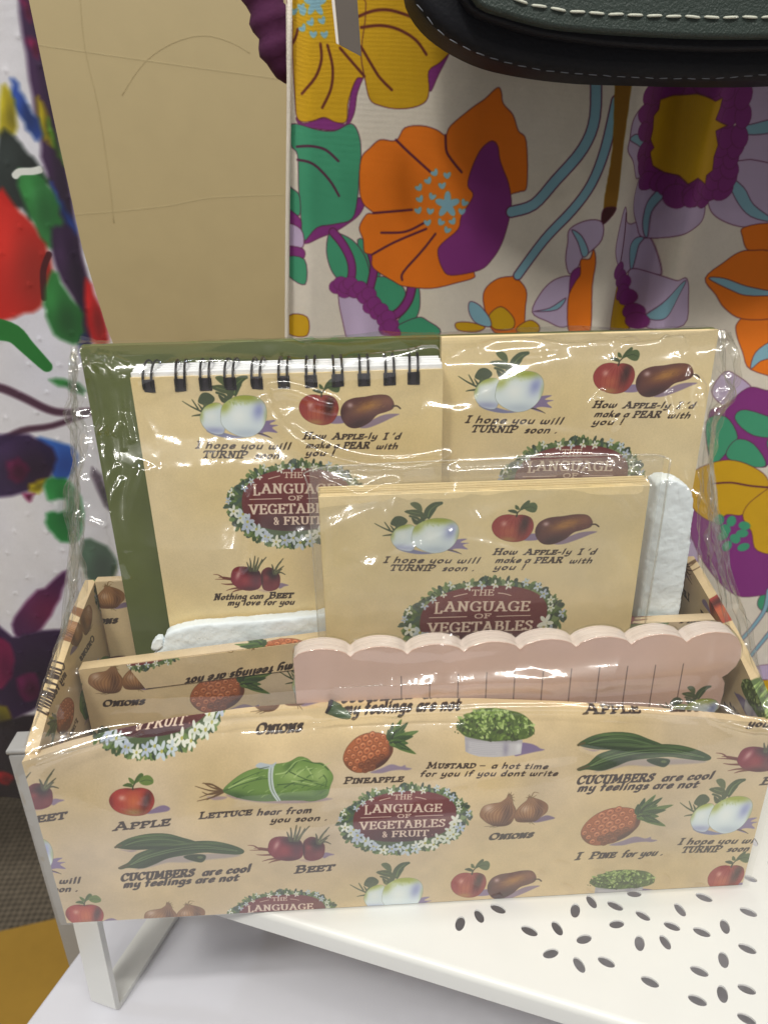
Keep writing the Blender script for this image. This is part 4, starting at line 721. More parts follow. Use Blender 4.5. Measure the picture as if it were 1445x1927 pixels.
# table and stand: turned 21 degrees against the box
OX, OY = -.8, 3.05; XX = (.931, -.365); YY = (.365, .931)
def S(a, b): return (OX + a * XX[0] + b * YY[0], OY + a * XX[1] + b * YY[1])
tb = thing('display_table', 'plain white laminate table top under the perforated stand', 'table', S(25, 0) + (-75,))
o = prism('table_top', [S(-3.5, -30), S(62, -30), S(62, 26), S(-3.5, 26)], -12.4, -10, M_table, None, .12, axis='z'); world_parent(o, tb)
for a, b in ((0, -27), (58, -27), (0, 22), (58, 22)):
    o = prism('leg', [S(a, b), S(a + 3, b), S(a + 3, b + 3), S(a, b + 3)], -74.6, -12.4, M_post, None, .1, axis='z'); world_parent(o, tb)
stand = thing('perforated_stand', 'white steel riser with seed shaped holes and flat bar legs', 'display stand', S(15, 5) + (-10,))
HOLES = [(14.21, -0.88, 1.19, 0.27), (14.94, -0.63, -1.33, 0.25), (15.68, -0.38, -0.57, 0.26), (16.62, -1.32, -0.57, 0.27), (17.63, -1.28, -1.31, 0.26), (18.47, -0.63, 1.15, 0.27), (19.17, -0.31, -1.37, 0.25), (19.98, -0.53, -0.61, 0.26), (20.85, -0.08, -0.06, 0.24), (19.79, -1.26, 0.15, 0.25), (20.84, -0.99, -0.74, 0.24), (18.46, -1.75, 0.28, 0.26), (17.16, -2.2, 0.28, 0.26), (18.02, -2.66, -1.32, 0.26), (18.97, -2.62, -0.57, 0.26), (20.34, -2.02, 1.19, 0.27), (21.24, -2.04, -1.43, 0.25), (21.72, -1.46, -0.5, 0.25), (22.27, -0.84, -1.36, 0.25), (23.36, -0.4, -0.52, 0.26), (25.45, 0.28, -0.55, 0.22), (24.69, -1.09, -0.52, 0.26), (22.67, -1.75, -0.5, 0.26), (23.58, -1.59, -1.87, 0.26), (23.96, -2.45, -0.55, 0.26), (22.96, -2.79, -1.94, 0.27), (21.97, -3.13, -0.52, 0.26), (20.19, -3.38, -0.57, 0.26), (22.39, -3.92, -1.94, 0.27), (23.25, -3.82, -0.47, 0.25), (21.49, -4.07, -0.5, 0.26), (22.78, -4.74, -0.58, 0.25)]
def perforated(name, outline, holes, z, t, m, parent):
    cu = bpy.data.curves.new(name, 'CURVE'); cu.dimensions = '2D'; cu.fill_mode = 'BOTH'; cu.extrude = t / 2 * CM
    def spl(p):
        s = cu.splines.new('POLY'); s.points.add(len(p) - 1); s.use_cyclic_u = True
        for k, (x, y) in enumerate(p): s.points[k].co = (x * CM, y * CM, 0, 1)
    spl(outline)
    for (x, y, a, L) in holes:
        spl([(x + L * math.cos(t_) * math.cos(a) - L * .56 * math.sin(t_) * math.sin(a), y + L * math.cos(t_) * math.sin(a) + L * .56 * math.sin(t_) * math.cos(a)) for t_ in np.linspace(0, 2 * math.pi, 23)[:-1]])
    o = bpy.data.objects.new('tmp_curve', cu); sc.collection.objects.link(o); dg = bpy.context.evaluated_depsgraph_get()
    me = bpy.data.meshes.new_from_object(o.evaluated_get(dg)); bpy.data.objects.remove(o); bpy.data.curves.remove(cu)
    me.materials.clear(); me.name = name; p = link(name, me, m); p.location = (0, 0, (z - t / 2) * CM); return p
PW, PD = 44, 12.1
hl = [tuple(h) for h in HOLES]
rr = random.Random(4); ext = []
for _ in range(900):
    a_, b_ = rr.uniform(1.5, PW - 1.5), rr.uniform(1.2, PD - 1); x, y = S(a_, b_)
    if (a_ < 11 and b_ < 4) or math.hypot(a_ - 22, b_ - 3) < 0: continue
    if min([math.hypot(x - h[0], y - h[1]) for h in hl + ext]) > 1.05 and (x > 26.5 or y > 1.2) and a_ > 5: ext.append((x, y, rr.uniform(0, 3.14), .27))
pl = perforated('perforated_plate', [S(.25, .25), S(PW - .25, .25), S(PW - .25, PD), S(.25, PD)], [(h[0], h[1], h[2], h[3] * 1.12) for h in hl] + ext, -.05, .08, M_white, None); world_parent(pl, stand)
# rounded lips, front and sides
def lip(name, p, q, nx, ny):
    prof_ = [(-.0, 0)] + [(.25 * math.sin(t_) , -.25 + .25 * math.cos(t_)) for t_ in np.linspace(0, math.pi / 2, 7)] + [(.25, -.9), (.19, -.9), (.19, -.25), (.0, -.06)]
    V_ = []; n = len(prof_)
    for e in (p, q): V_ += [(e[0] + a * nx, e[1] + a * ny, b - .05) for a, b in prof_]
    F = [(k, (k + 1) % n, n + (k + 1) % n, n + k) for k in range(n)] + [tuple(range(n))[::-1], tuple(range(n, 2 * n))]
    o = mesh(name, V_, F, M_white, None, smooth_=True); o.data.set_sharp_from_angle(angle=.8); world_parent(o, stand)
lip('rolled_edge', S(.25, .25), S(PW - .25, .25), -YY[0], -YY[1]); lip('rolled_edge', S(.25, PD), S(.25, .25), -XX[0], -XX[1]); lip('rolled_edge', S(PW - .25, .25), S(PW - .25, PD), XX[0], XX[1])
def hoop(a):
    def bar(pts, nm='leg'):
        # flat bar of 1.35 x .28 along a path in the (b,z) plane
        o_ = []
        for (b, z, nb, nz) in pts:
            for da, dn in ((-1.35, 0), (0, 0), (0, .28), (-1.35, .28)):
                lean = .35 * (z + 10) / 10
                x, y = S(a + da + lean, b + nb * dn); o_.append((x, y, z + nz * dn))
        F = []
        for k in range(len(pts) - 1):
            for i in range(4): F.append((k * 4 + i, k * 4 + (i + 1) % 4, k * 4 + 4 + (i + 1) % 4, k * 4 + 4 + i))
        F += [(3, 2, 1, 0), tuple(4 * (len(pts) - 1) + i for i in range(4))]
        o = mesh(nm, o_, F, M_white, None, smooth_=False); bm = bmesh.new(); bm.from_mesh(o.data); bmesh.ops.recalc_face_normals(bm, faces=bm.faces); bm.to_mesh(o.data); bm.free(); world_parent(o, stand)
    bar([(0, -.12, 0, 0)][:0] + [(0.02, -.95, 1, 0), (0.02, -9.7, 1, 0), (.2, -9.98, .7, .7)], 'leg'); bar([(.2, -9.98, .0, 1), (PD - .6, -9.98, 0, 1)], 'foot_bar'); bar([(PD - .4, -9.98, -.7, .7), (PD - .3, -9.7, -1, 0), (PD - .3, -.2, -1, 0)], 'leg')
hoop(.15); hoop(PW - 1)
# grey post left of the table
post = thing('grey_post', 'grey metal rail post standing at the left end of the table', 'post', (-4.1, 8.6, -74.6))
o = prism('post_body', [(-5.1, 8.0), (-3.2, 8.0), (-3.2, 9.2), (-5.1, 9.2)], -74.6, .9, M_post, None, .12, axis='z'); world_parent(o, post)
o = prism('end_cap', [(-5.15, 7.95), (-3.15, 7.95), (-3.15, 9.25), (-5.15, 9.25)], 0.9, 1.2, M_post, None, .08, axis='z'); world_parent(o, post)
# ---------------------------------------------------------------- stationery box
W, H, D = 25.0, 7.56, 7.8
def uvw(x, z): return ((x + 1) / 27, (z + .5) / 13)
sbox = thing('stationery_box', 'open cardboard desk box printed all over with vegetables, fruit and puns', 'box', (12.5, 3.9, 0))
def par(o): return world_parent(o, sbox)
BX = [0, 1.2, 2.6, 4.5, 6.9, 9.8, 12.5, 15, 18, 20.2, 22.6, 24.2, 25]; BB = [0, .5, .85, 1.15, 1.3, 1.32, 1.3, 1.2, 1.0, .78, .45, .15, 0]; BR = [0, .05, .12, .2, .3, .36, .36, .32, .24, .16, .08, .02, 0]
def bow(x, z): return float(np.interp(x, BX, BB)) * max(z / H, 0) ** 4
def rise(x): return float(np.interp(x, BX, BR))
def front(u, v):
    x = W * u; z = (H + rise(x)) * v; return (x, bow(x, z), z)
nU, nV = 61, 25
par(sheet('front_panel', front, nU, nV, M_wrap, None, lambda u, v, p: uvw(p[0] + (.0), p[2] + (.5 * (p[1] - bow(p[0], p[2])) if v > .999 else 0)), thick=(0, .32, 0)))
def sideh(y): return H + (9.85 - H) * (max(y, 0) / D) ** .9
def side(x0, dx, flip):
    def f(u, v):
        y = .33 + (D - .33) * u; z = sideh(y) * v; return (x0 + (.15 if not flip else -.1) * 0 - (.12 * math.sin(math.pi * u) * v if not flip else -.12 * math.sin(math.pi * u) * v), y, z)
    return par(sheet('side_panel', f, 20, 12, M_wrap, None, lambda u, v, p: uvw(14.3 + (p[1] * 1.0 + abs(p[0] - x0)) * (1 if flip else -1), p[2] - .5), thick=(dx, 0, 0)))
side(0, .42, False); side(W, -.42, True)
par(box('back_panel', (.5, 7.42, 0), (W - .5, D, 10.0), M_wrap, None, .06, lambda p, n: uvw(p[0] + 15.75, p[2] - 5.0)))
par(box('floor_panel', (.5, .33, .02), (W - .5, 7.42, .3), M_wrap, None, .04, lambda p, n: uvw(p[0], p[1])))
def divz(x): return 7.95 + .098 * max(x, 0) if x < 10 else 8.93
def div(u, v): x = .52 + (W - 1.04) * u; return (x, 4.25 + .1 * u, .3 + (divz(x) - .3) * v)
dv = par(sheet('divider_panel', div, 40, 10, M_wrap, None, lambda u, v, p: uvw(p[0] + 14.15, p[2] - 3.3), thick=(0, .5, 0)))
# folded flap of the wrap over the divider, printed upside down
def flap(u, v):
    z0 = 1.2 if u > .05 else 1.2 - (.05 - u) * 20
    x = 2.3 + 7.2 * u + (1 - v) * (.55 if u < .5 else 0) * (1 - u); return (x, 4.22 - .02 * (1 - v) + .1 * x / 25, divz(x) - .02 - 1.15 * (1 - v))
par(sheet('folded_flap', flap, 30, 6, M_wrap, None, lambda u, v, p: uvw(7.75 - (p[0] - 3.0), 1.63 + (divz(p[0]) - p[2] - .9)), thick=(0, .025, 0)))
def top(u, v): x = .55 + (W - 1.1) * u; return (x, 4.25 + .1 * u + .5 * v, divz(x) + .012 + .03 * math.sin(math.pi * v))
par(sheet('divider_top', top, 40, 5, M_wrap, None, lambda u, v, p: uvw(4.9 - (p[0] - 2.6) * .9, 10.55 - .2 + (p[1] - 4.2)), thick=(0, 0, -.03)))
# ---------------------------------------------------------------- green backing board, notebooks, cards
board = prism('green_backing_board', [(1.75, .34), (24.0, .34), (24.0, 19.3), (23.9, 19.42), (1.85, 19.42), (1.75, 19.3)], 6.95, 7.2, M_green, None, .03)
tag(board, 'tall olive green card board at the back of the box', 'backing board')
np_ = thing('spiral_notepad', 'wire bound cream notepad with turnip cover, left of the plain topped notebook', 'notepad', (8.9, 6, .35))
X0, X1, ZB, ZT = 3.72, 14.1, 4.5, 18.6
world_parent(box('front_cover', (X0, 5.55, ZB), (X1, 5.6, ZT), M_note, None, .012, lambda p, n: ((p[0] - X0) / 10.4, (p[2] - ZB) / 14.2)), np_)
for k in range(7):
    dx, dz = rnd.uniform(-.02, .03), rnd.uniform(-.03, .03)
    world_parent(box('page', (X0 + .02 + dx, 5.62 + k * .13, ZB), (X1 - .04 + dx, 5.62 + k * .13 + .118, ZT + .14 + k * .012 + dz), M_pages, None, .01, seg=1), np_)
world_parent(box('back_cover', (X0, 6.55, ZB), (X1, 6.62, ZT + .02), M_pages, None, .01), np_)
RX = [float(v) for v in '4.33 18.38 5.31 18.39 6.15 18.38 7.01 18.37 7.89 18.36 8.77 18.35 9.66 18.35 10.53 18.34 11.42 18.33 12.28 18.32 13.12 18.33'.split()][::2]
loop = [(-.62 * math.cos(t_), .60 * math.sin(t_)) for t_ in np.linspace(math.radians(-22), math.radians(205), 22)]
ring0 = None
for i, rx in enumerate(RX):
    r_ = bpy.data.objects.new('wire_ring', None); sc.collection.objects.link(r_); r_.location = Vector((rx, 6.08, 18.42)) * CM; r_.empty_display_size = .002; world_parent(r_, np_)
    if ring0 is None:
        a1, a2 = [mesh('wire_loop', *tube_mesh('wire_loop', [(sx + .03 * math.sin(k * .14), p[0], p[1]) for k, p in enumerate(loop)], .042, M_wire, 8), M_wire) for sx in (-.15, .13)]
        a3 = box('slot_shade', (-.21, -.545, -.34), (.21, -.52, .10), M_hole_dark, None, .02); ring0 = (a1, a2, a3)  # flat dark tile on the cover, coloured as the shade inside a punched hole
        for q in ring0: q.parent = r_
    else:
        for q in ring0: c_ = q.copy(); sc.collection.objects.link(c_); c_.parent = r_
    r_.rotation_euler = (0, rnd.uniform(-.03, .03), rnd.uniform(-.09, .09))
cr = thing('cream_notebook', 'flat cream notebook, turnip and apple printed cover, right of the spiral pad', 'notebook', (18.8, 6.6, .35))
world_parent(box('cover', (14.12, 6.28, 5), (23.72, 6.33, 19.5), M_cream, None, .012, lambda p, n: ((p[0] - 14.05) / 9.8, (p[2] - 5) / 14.6)), cr)
for k in range(4): world_parent(box('page', (14.14, 6.35 + k * .14, 5), (23.7 + rnd.uniform(-.04, .02), 6.35 + k * .14 + .125, 19.46 + rnd.uniform(-.04, .04)), M_cream_edge, None, .01, seg=1), cr)
# loose cards in a clear sleeve
cs = thing('note_card_pack', 'pack of cream note cards in a crinkled clear sleeve', 'card pack', (15.4, 3.9, 3))
cards = []
for k in range(9):
    dx, dz = (0, 0) if k == 0 else (rnd.uniform(-.03, .05), rnd.uniform(-.02, .05) + .012 * k)
    cards.append(world_parent(box('note_card', (9.80 + dx, 3.45 + k * .075, 6.35), (20.82 + dx, 3.45 + k * .075 + .055, 14.98 + dz), M_card, None, .008, lambda p, n: ((p[0] - 9.80) / 11.1, (p[2] - 6.42) / 8.6), seg=1), cs))
def field(seed, n, amp):
    r2 = random.Random(seed); K = [(r2.uniform(-1, 1), r2.uniform(-1, 1), r2.uniform(.8, 3.2), r2.uniform(0, 6.3)) for _ in range(n)]
    return lambda a, b: amp * sum(math.sin((kx * a + kz * b) * s + ph) / s for kx, kz, s, ph in K) / n * 2
wf = field(3, 9, .06)
KW = 1.0
def ridge_field(lines, KW=1.3):
    # lines: (points string, height, half width) -> function giving the crease height
    L_ = [(np.array(smooth(pr(p), False, 6)), h, w) for p, h, w in lines]
    def g(X, Z):
        out = np.zeros(X.shape, F32)
        for q, h, w in L_:
            b = (X > q[:, 0].min() - 5 * w) & (X < q[:, 0].max() + 5 * w) & (Z > q[:, 1].min() - 5 * w) & (Z < q[:, 1].max() + 5 * w)
            if not b.any(): continue
            x, z = X[b], Z[b]; d = np.full(x.shape, 1e9); tt = np.zeros(x.shape); n = len(q)
            for i in range(n - 1):
                ax, az = q[i]; dx, dz = q[i + 1] - q[i]; t = np.clip(((x - ax) * dx + (z - az) * dz) / (dx * dx + dz * dz + 1e-9), 0, 1); dd = np.hypot(x - ax - t * dx, z - az - t * dz)
                m_ = dd < d; d[m_] = dd[m_]; tt[m_] = (i + t[m_]) / (n - 1)
            w_2 = w * KW; out[b] += h * KW * np.exp(-(d / w_2) ** 2) * np.clip(np.minimum(tt, 1 - tt) * 8, 0, 1)
        return out
    return g
def film(name, f, nu, nv, m, parent, disp=None):
    """f vectorised (U,V)->X,Y,Z arrays in cm; disp(U,V,X,Z) pushes along the surface normal"""
    U, V_ = np.meshgrid(np.linspace(0, 1, nu), np.linspace(0, 1, nv)); X, Y, Z = f(U, V_)
    if disp is not None:
        Pn = np.stack([X, Y, Z], -1); du = np.gradient(Pn, axis=1); dv_ = np.gradient(Pn, axis=0); n = np.cross(du, dv_); n /= np.linalg.norm(n, axis=-1, keepdims=True) + 1e-9
        if n[..., 1].mean() > 0: n = -n
        Pn = Pn + n * disp(U, V_, X, Z)[..., None]; X, Y, Z = Pn[..., 0], Pn[..., 1], Pn[..., 2]
    vs = np.stack([X, Y, Z], -1).reshape(-1, 3) * CM; me = bpy.data.meshes.new(name)
    idx = np.arange(nu * nv).reshape(nv, nu); fa = np.stack([idx[:-1, :-1], idx[:-1, 1:], idx[1:, 1:], idx[1:, :-1]], -1).reshape(-1, 4)
    me.vertices.add(len(vs)); me.vertices.foreach_set('co', vs.ravel().astype(F32)); me.loops.add(fa.size); me.loops.foreach_set('vertex_index', fa.ravel().astype(np.int32))
    me.polygons.add(len(fa)); me.polygons.foreach_set('loop_start', (np.arange(len(fa)) * 4).astype(np.int32)); me.update(calc_edges=True); me.validate()
    me.polygons.foreach_set('use_smooth', [True] * len(fa)); o = link(name, me, m); world_parent(o, parent); return o
def nz(seed, cell_x, cell_z, w, h):
    r_ = np.random.default_rng(seed); g = r_.random((int(h / cell_z) + 3, int(w / cell_x) + 3))
    def q(X, Z):
        a = np.clip(X / cell_x, 0, g.shape[1] - 2); b = np.clip(Z / cell_z, 0, g.shape[0] - 2); i = a.astype(int); j = b.astype(int); fa, fb = a - i, b - j
        fa = fa * fa * (3 - 2 * fa); fb = fb * fb * (3 - 2 * fb)
        return (g[j, i] * (1 - fa) + g[j, i + 1] * fa) * (1 - fb) + (g[j + 1, i] * (1 - fa) + g[j + 1, i + 1] * fa) * fb - .5
    return q
SR = ridge_field([('9.84 15.60 10.68 15.20 11.20 14.99 11.90 15.25 12.59 15.26', .09, .10), ('17.81 15.58 18.90 15.26 19.85 14.75 20.40 13.85', .07, .09), ('19.64 13.39 20.58 11.70 20.96 10.16', .04, .12), ('13.81 14.79 15.08 13.77 16.95 12.69 19.11 11.34 20.99 9.94', .05, .5), ('20.76 15.29 20.86 14.13 20.98 12.10 21.11 9.71', .09, .08), ('19.65 15.70 20.48 14.73 21.15 14.41', .08, .09), ('10.00 14.56 9.86 11.77', .05, .07)], 2.0)
n1, n2 = nz(5, 1.1, 2.2, 14, 12), nz(6, .4, .6, 14, 12)
def slf(U, V_):
    x = 9.5 + 12.0 * U; s = V_ * 10.6; z = np.minimum(6.0 + s, 15.75 + .0 * s); y = np.where(s < 8.9, 3.36, 3.36 + (s - 8.9) * .48); return x, y + .25 * np.maximum(0, np.abs(U - .5) * 2 - .94) / .06 , z
film('clear_sleeve', slf, 260, 220, M_sleeve, cs, lambda U, V_, X, Z: .10 * n1(X - 9.5, Z - 6) + .02 * n2(X - 9.5, Z - 6) + SR(X, Z))
def slb(U, V_):
    return 9.5 + 12.0 * U, 4.2 + 0 * U, 6.0 + 9.75 * V_
M_back = film_mat('hazy cellophane', base=.08, edge=.4, rough=.15, milk=.16)
film('clear_sleeve', slb, 20, 20, M_back, cs, None)
rim_ = [(9.5, 4.0, 6.2), (9.5, 3.7, 10), (9.48, 3.7, 14.9), (9.53, 3.95, 15.72), (12, 4.15, 15.80), (16, 4.17, 15.84), (20, 4.15, 15.82), (21.45, 4.0, 15.74), (21.52, 3.75, 15.0), (21.5, 3.75, 10), (21.5, 4.0, 6.2)]
M_rim = film_mat('cellophane edge', base=.12, edge=.6, rough=.15, milk=.12)
world_parent(tube('folded_edge', [tuple(v) for v in smooth3(rim_)], .03, M_rim, None, 8), cs)
# foam pieces
def foam(name, pts, y0, y1, label, seed, amp=.1, sub=3):
    bm = bmesh.new(); q = smooth(pr(pts), True, 3); A = [bm.verts.new((x, y0, z)) for x, z in q]; B = [bm.verts.new((x, y1, z)) for x, z in q]; n = len(q)
    bm.faces.new(A); bm.faces.new(B[::-1])
    for i in range(n): bm.faces.new((A[i], B[i], B[(i + 1) % n], A[(i + 1) % n]))
    bmesh.ops.recalc_face_normals(bm, faces=bm.faces); me = bpy.data.meshes.new('tmp'); bm.to_mesh(me); bm.free()
    t_ = bpy.data.objects.new('tmp', me); sc.collection.objects.link(t_); md = t_.modifiers.new('r', 'REMESH'); md.mode = 'VOXEL'; md.voxel_size = .085
    me2 = bpy.data.meshes.new_from_object(t_.evaluated_get(bpy.context.evaluated_depsgraph_get())); bpy.data.objects.remove(t_); bm = bmesh.new(); bm.from_mesh(me2)
    r3 = random.Random(seed)
    for _ in range(2): bmesh.ops.smooth_vert(bm, verts=bm.verts, factor=.5)
    bm.normal_update(); fl = field(seed, 12, amp); f2 = field(seed + 1, 10, amp * .5); co = [(v, v.normal.copy()) for v in bm.verts]
    for v, nn in co: v.co += nn * (fl(v.co.x * 2.2 + v.co.y, v.co.z * 3.5) + f2(v.co.x * 6, v.co.z * 8) + r3.uniform(-.014, .014))
    for v in bm.verts: v.co *= CM
    me = bpy.data.meshes.new(name); bm.to_mesh(me); bm.free(); me.polygons.foreach_set('use_smooth', [True] * len(me.polygons)); o = link(name, me, M_foam); tag(o, label, 'foam'); return o
foam('foam_block', '21.80 14.41 22.43 14.43 22.98 14.12 23.23 13.65 23.34 12.69 23.45 9.64 23.35 8.49 22.69 8.33 21.83 8.47 21.78 9.72 21.76 12.22 21.77 13.92', 5.1, 5.9, 'upright white foam block to the right of the card pack', 4, .03)
foam('foam_strip', '3.54 8.57 3.73 8.94 4.36 9.20 5.46 9.33 6.86 9.35 8.46 9.42 9.87 9.54 11.48 9.50 11.43 7.57 7.31 7.54 3.23 7.51', 4.95, 5.45, 'torn white foam strip lying along the divider below the spiral pad', 6, .05, 4)
o = foam('foam_crumb', '3.07 8.47 3.22 8.70 3.43 8.81 3.57 8.68 3.50 8.42 3.27 8.22 3.08 8.28', 4.92, 5.3, 'small torn crumb of white foam at the left end of the strip', 9, .06)
# scalloped pad
def scallop():
    P_ = []; L_, R_, T_ = 8.72, 24.1, 9.75; nb = 8; w = (R_ - L_) / nb
    for i in range(nb):
        for k in range(13):
            t_ = k / 12; x = L_ + w * (i + t_); hgt = .36 * math.sin(math.pi * t_) ** .62
            if i == 0 and t_ < .5: hgt = .36 * math.sin(math.pi * (t_)) ** .5
            if k == 12 and i < nb - 1: continue
            P_.append((x, T_ + hgt))
    P_ = P_[:-6]; P_ += [(R_ - .45, T_ + .28), (R_ - .15, T_ + .08), (R_ + .05, T_ - .28), (R_ + .1, T_ - .7), (R_ + .0, T_ - 1.1), (R_ - .25, T_ - 1.42), (R_ - .42, T_ - 1.55), (R_ - .28, T_ - 1.8), (R_ - .25, T_ - 2.3), (R_ - .3, T_ - 2.9), (R_ - .6, T_ - 3.3), (R_ - .6, T_ - 6), (L_ + .1, T_ - 6), (L_ - .0, T_ - 3), (L_, T_ - 1)]
    return [(x, z) for x, z in P_]
SCP = scallop()
pad = thing('scalloped_notepad', 'pink scalloped edge lined notepad in clear wrap, leaning behind the front panel', 'notepad', (16, 2.4, .4))
def pscale(pts, d):
    n = len(pts); o_ = []
    for i in range(n):
        (ax, az), (bx, bz) = pts[i - 1], pts[(i + 1) % n]; tx, tz = bx - ax, bz - az; l = math.hypot(tx, tz) + 1e-9; o_.append((pts[i][0] - tz / l * d * (1), pts[i][1] + tx / l * d))
    return o_
world_parent(prism('top_sheet', SCP, 1.86, 1.9, M_pad, None, 0, lambda p, n: ((p[0] - 8.6) / 16, (p[2] - 2.7 - .0) / 8)), pad)
for k in range(10): world_parent(prism('page', pscale(SCP, -.008 - rnd.uniform(0, .014)), 1.905 + k * .069, 1.905 + k * .069 + .058, M_pinkedge, None, 0), pad)
world_parent(prism('clear_wrap', pscale(SCP, .05), 1.8, 2.66, M_padfilm, None, .09, seg=3), pad)
# small green tube
tg = thing('green_paper_tube', 'short glossy green tube half hidden at the left foot of the scalloped pad', 'tube', (10, 1.5, 7.5))
pth = [Vector((9.85, 1.62, 7.9)), Vector((10.9, 1.52, 7.25)), Vector((13.2, 1.45, 6.2))]
world_parent(tube('tube_body', pth, .25, M_tube, None, 20), tg)
dr = (pth[0] - pth[1]).normalized(); world_parent(tube('tube_end', [pth[0] + dr * .002, pth[0] + dr * .06], [.26, .24], M_hole_dark, None, 20), tg)
# ---------------------------------------------------------------- dresses
fd = thing('floral_dress', 'cream cotton dress with big orange, purple and yellow retro flowers', 'dress', (22, 16, -12))
nf = nz(21, 5, 20, 34, 50); nf2 = nz(22, 1.6, 9, 34, 50)
def sm_(x, a, b): t = np.clip((x - a) / (b - a), 0, 1); return t * t * (3 - 2 * t)
def cloth(name, f, nu, nv, m, uvbox, parent, disp):
    o = film(name, f, nu, nv, m, parent, disp); U, V_ = np.meshgrid(np.linspace(0, 1, nu), np.linspace(0, 1, nv)); X, Y, Z = f(U, V_)
    l = o.data.uv_layers.new(name='UVMap'); vi = np.empty(len(o.data.loops), np.int32); o.data.loops.foreach_get('vertex_index', vi)
    uv = np.stack([(X - uvbox[0]) / uvbox[2], (Z - uvbox[1]) / uvbox[3]], -1).reshape(-1, 2)[vi]; l.data.foreach_set('uv', uv.ravel().astype(F32)); return o
def ff(U, V_):
    z = -12 + 46 * V_; xl = np.interp(z, [-12, 5, 17, 34], [7.2, 7.6, 8.15, 9.15]); return xl + (39.5 - xl) * U, 16 + 0 * U, z
def fdsp(U, V_, X, Z):
    a = X - 7; g = nf(a, Z + 12) * 1.1 + nf2(a, Z + 12) * .25
    xf = 24.3 + (Z - 20) * .10      # the deep vertical fold right of the stalks
    d_ = X - xf; g += -1.3 * np.exp(-(d_ / .9) ** 2) + .55 * np.exp(-((d_ - 1.5) / .6) ** 2) + .4 * np.exp(-((d_ + 1.8) / .8) ** 2)
    g += .35 * np.exp(-((X - (11.6 + (18 - Z) * .12)) / .5) ** 2) * sm_(19.5 - Z, 0, 3)
    return g - .6 * sm_(.035 - U, 0, .035)
cloth('skirt', ff, 240, 260, M_floral, (7, -12, 33, 47), fd, fdsp)
hem = [(x, 15.98, z) for x, z in pr('9.23 31.92 9.02 29.10 8.70 25.23 8.44 22.06 8.14 18.13 7.75 10.73')]
world_parent(tube('side_seam', hem, .1, M_floral, None, 8), fd)
sd = thing('splash_dress', 'white dotted dress with splashy red, green and purple blooms at left', 'dress', (-6, 14, -9))
def sf(U, V_):
    z = -8 + 42 * V_; xr = np.interp(z, [-8, -2, 3, 8, 12, 17.5, 18.6, 22, 27, 31, 34], [-3.6, -2.2, -.2, .6, .9, .35, .1, -.35, -.6, -.75, -.8]); return -14 + (xr + 14) * U, 14 + 0 * U + 1.6 * U * U, z
rs = random.Random(3); dots = np.array([(-13.5 + i * 1.35 + (j % 2) * .67 + rs.uniform(-.15, .15), -7 + j * 1.15 + rs.uniform(-.15, .15)) for i in range(12) for j in range(36)])
ns1 = nz(31, 3.2, 14, 18, 46)
def sdsp(U, V_, X, Z):
    g = ns1(X + 14, Z + 9) * 1.3; b = np.zeros(X.shape)
    for x, z in dots:
        m_ = (abs(X - x) < .25) & (abs(Z - z) < .25); b[m_] = np.maximum(b[m_], .045 * np.exp(-((X[m_] - x) ** 2 + (Z[m_] - z) ** 2) / .008))
    return g + b
cloth('skirt', sf, 230, 560, M_splash, (-14, -9, 17, 44), sd, sdsp)
# purple knit sleeve behind
kn = thing('plum_knit_sleeve', 'plum ribbed knit cuff hanging beside the floral dress', 'garment', (7.5, 18, 28))
pts_ = []; nn_ = 26
for i in range(nn_):
    t_ = i / (nn_ - 1); pts_.append((6.6 + 2.2 * t_, 19.0, 36 - 7.6 * t_))
rad = [(.85 + .12 * math.sin(i * 1.9)) * (1 - .0 * i / nn_) * (1 if i < nn_ - 3 else .8 - .25 * (i - nn_ + 3)) for i in range(nn_)]
world_parent(tube('cuff', pts_, rad, M_knit, None, 24), kn)
# price tag
tgp = thing('swing_tag', 'dark grey card swing tag hanging in front of the yellow flower', 'tag', (11, 12.6, 28))
q = pr('10.85 31.07 11.65 31.06 11.79 28.45 11.01 28.82')
world_parent(prism('tag_card', q, 12.0, 12.03, M_tag, None, 0), tgp)
world_parent(prism('tag_edge', [(q[0][0] - .12, q[0][1]), (q[0][0] - .005, q[0][1]), (q[3][0] - .005, q[3][1] + .0), (q[3][0] - .1, q[3][1] + .04)], 11.98, 12.05, M_tage, None, 0), tgp)
# ---------------------------------------------------------------- handbag, only its underside shows
bag = thing('leather_handbag', 'dark leather handbag with bottle green stitched flap hanging in front of the floral dress', 'handbag', (22, 11, 27))
def bagline(dz, x0, x1, rise_, n=40):
    o_ = []
    for i in range(n + 1):
        t_ = i / n; x = x0 + (x1 - x0) * t_; e = 1 - abs(2 * t_ - 1); k = 1 - (1 - min(e / .62, 1)) ** 2.4; o_.append((x, dz + rise_ * (1 - k)))
    return o_
BO = [(x, z) for x, z in smooth(pr('13.30 30.93 13.44 30.04 13.98 29.30 14.84 28.70 15.95 28.20 17.04 27.92 18.53 27.69 20.07 27.55 21.61 27.49 23.94 27.41 26.39 27.38 28.63 27.42') , False, 3)]
BO += [(x, z) for x, z in ((33.5, 27.6), (36.5, 29), (38, 31.5), (38, 36), (13.0, 36))]
world_parent(prism('bag_body', BO, 10.2, 13.2, M_navy, None, .45, seg=5), bag)
FO = [(x, z) for x, z in smooth(pr('14.87 30.31 15.48 29.45 16.42 29.14 17.27 28.93 18.14 28.78 19.69 28.65 21.43 28.55 23.18 28.48 24.84 28.46 27.56 28.49'), False, 3)] + [(33, 29.5), (35, 32), (35, 36), (14.5, 36)]
world_parent(prism('bag_flap', FO, 8.9, 9.5, M_grain, None, .12, seg=3), bag)
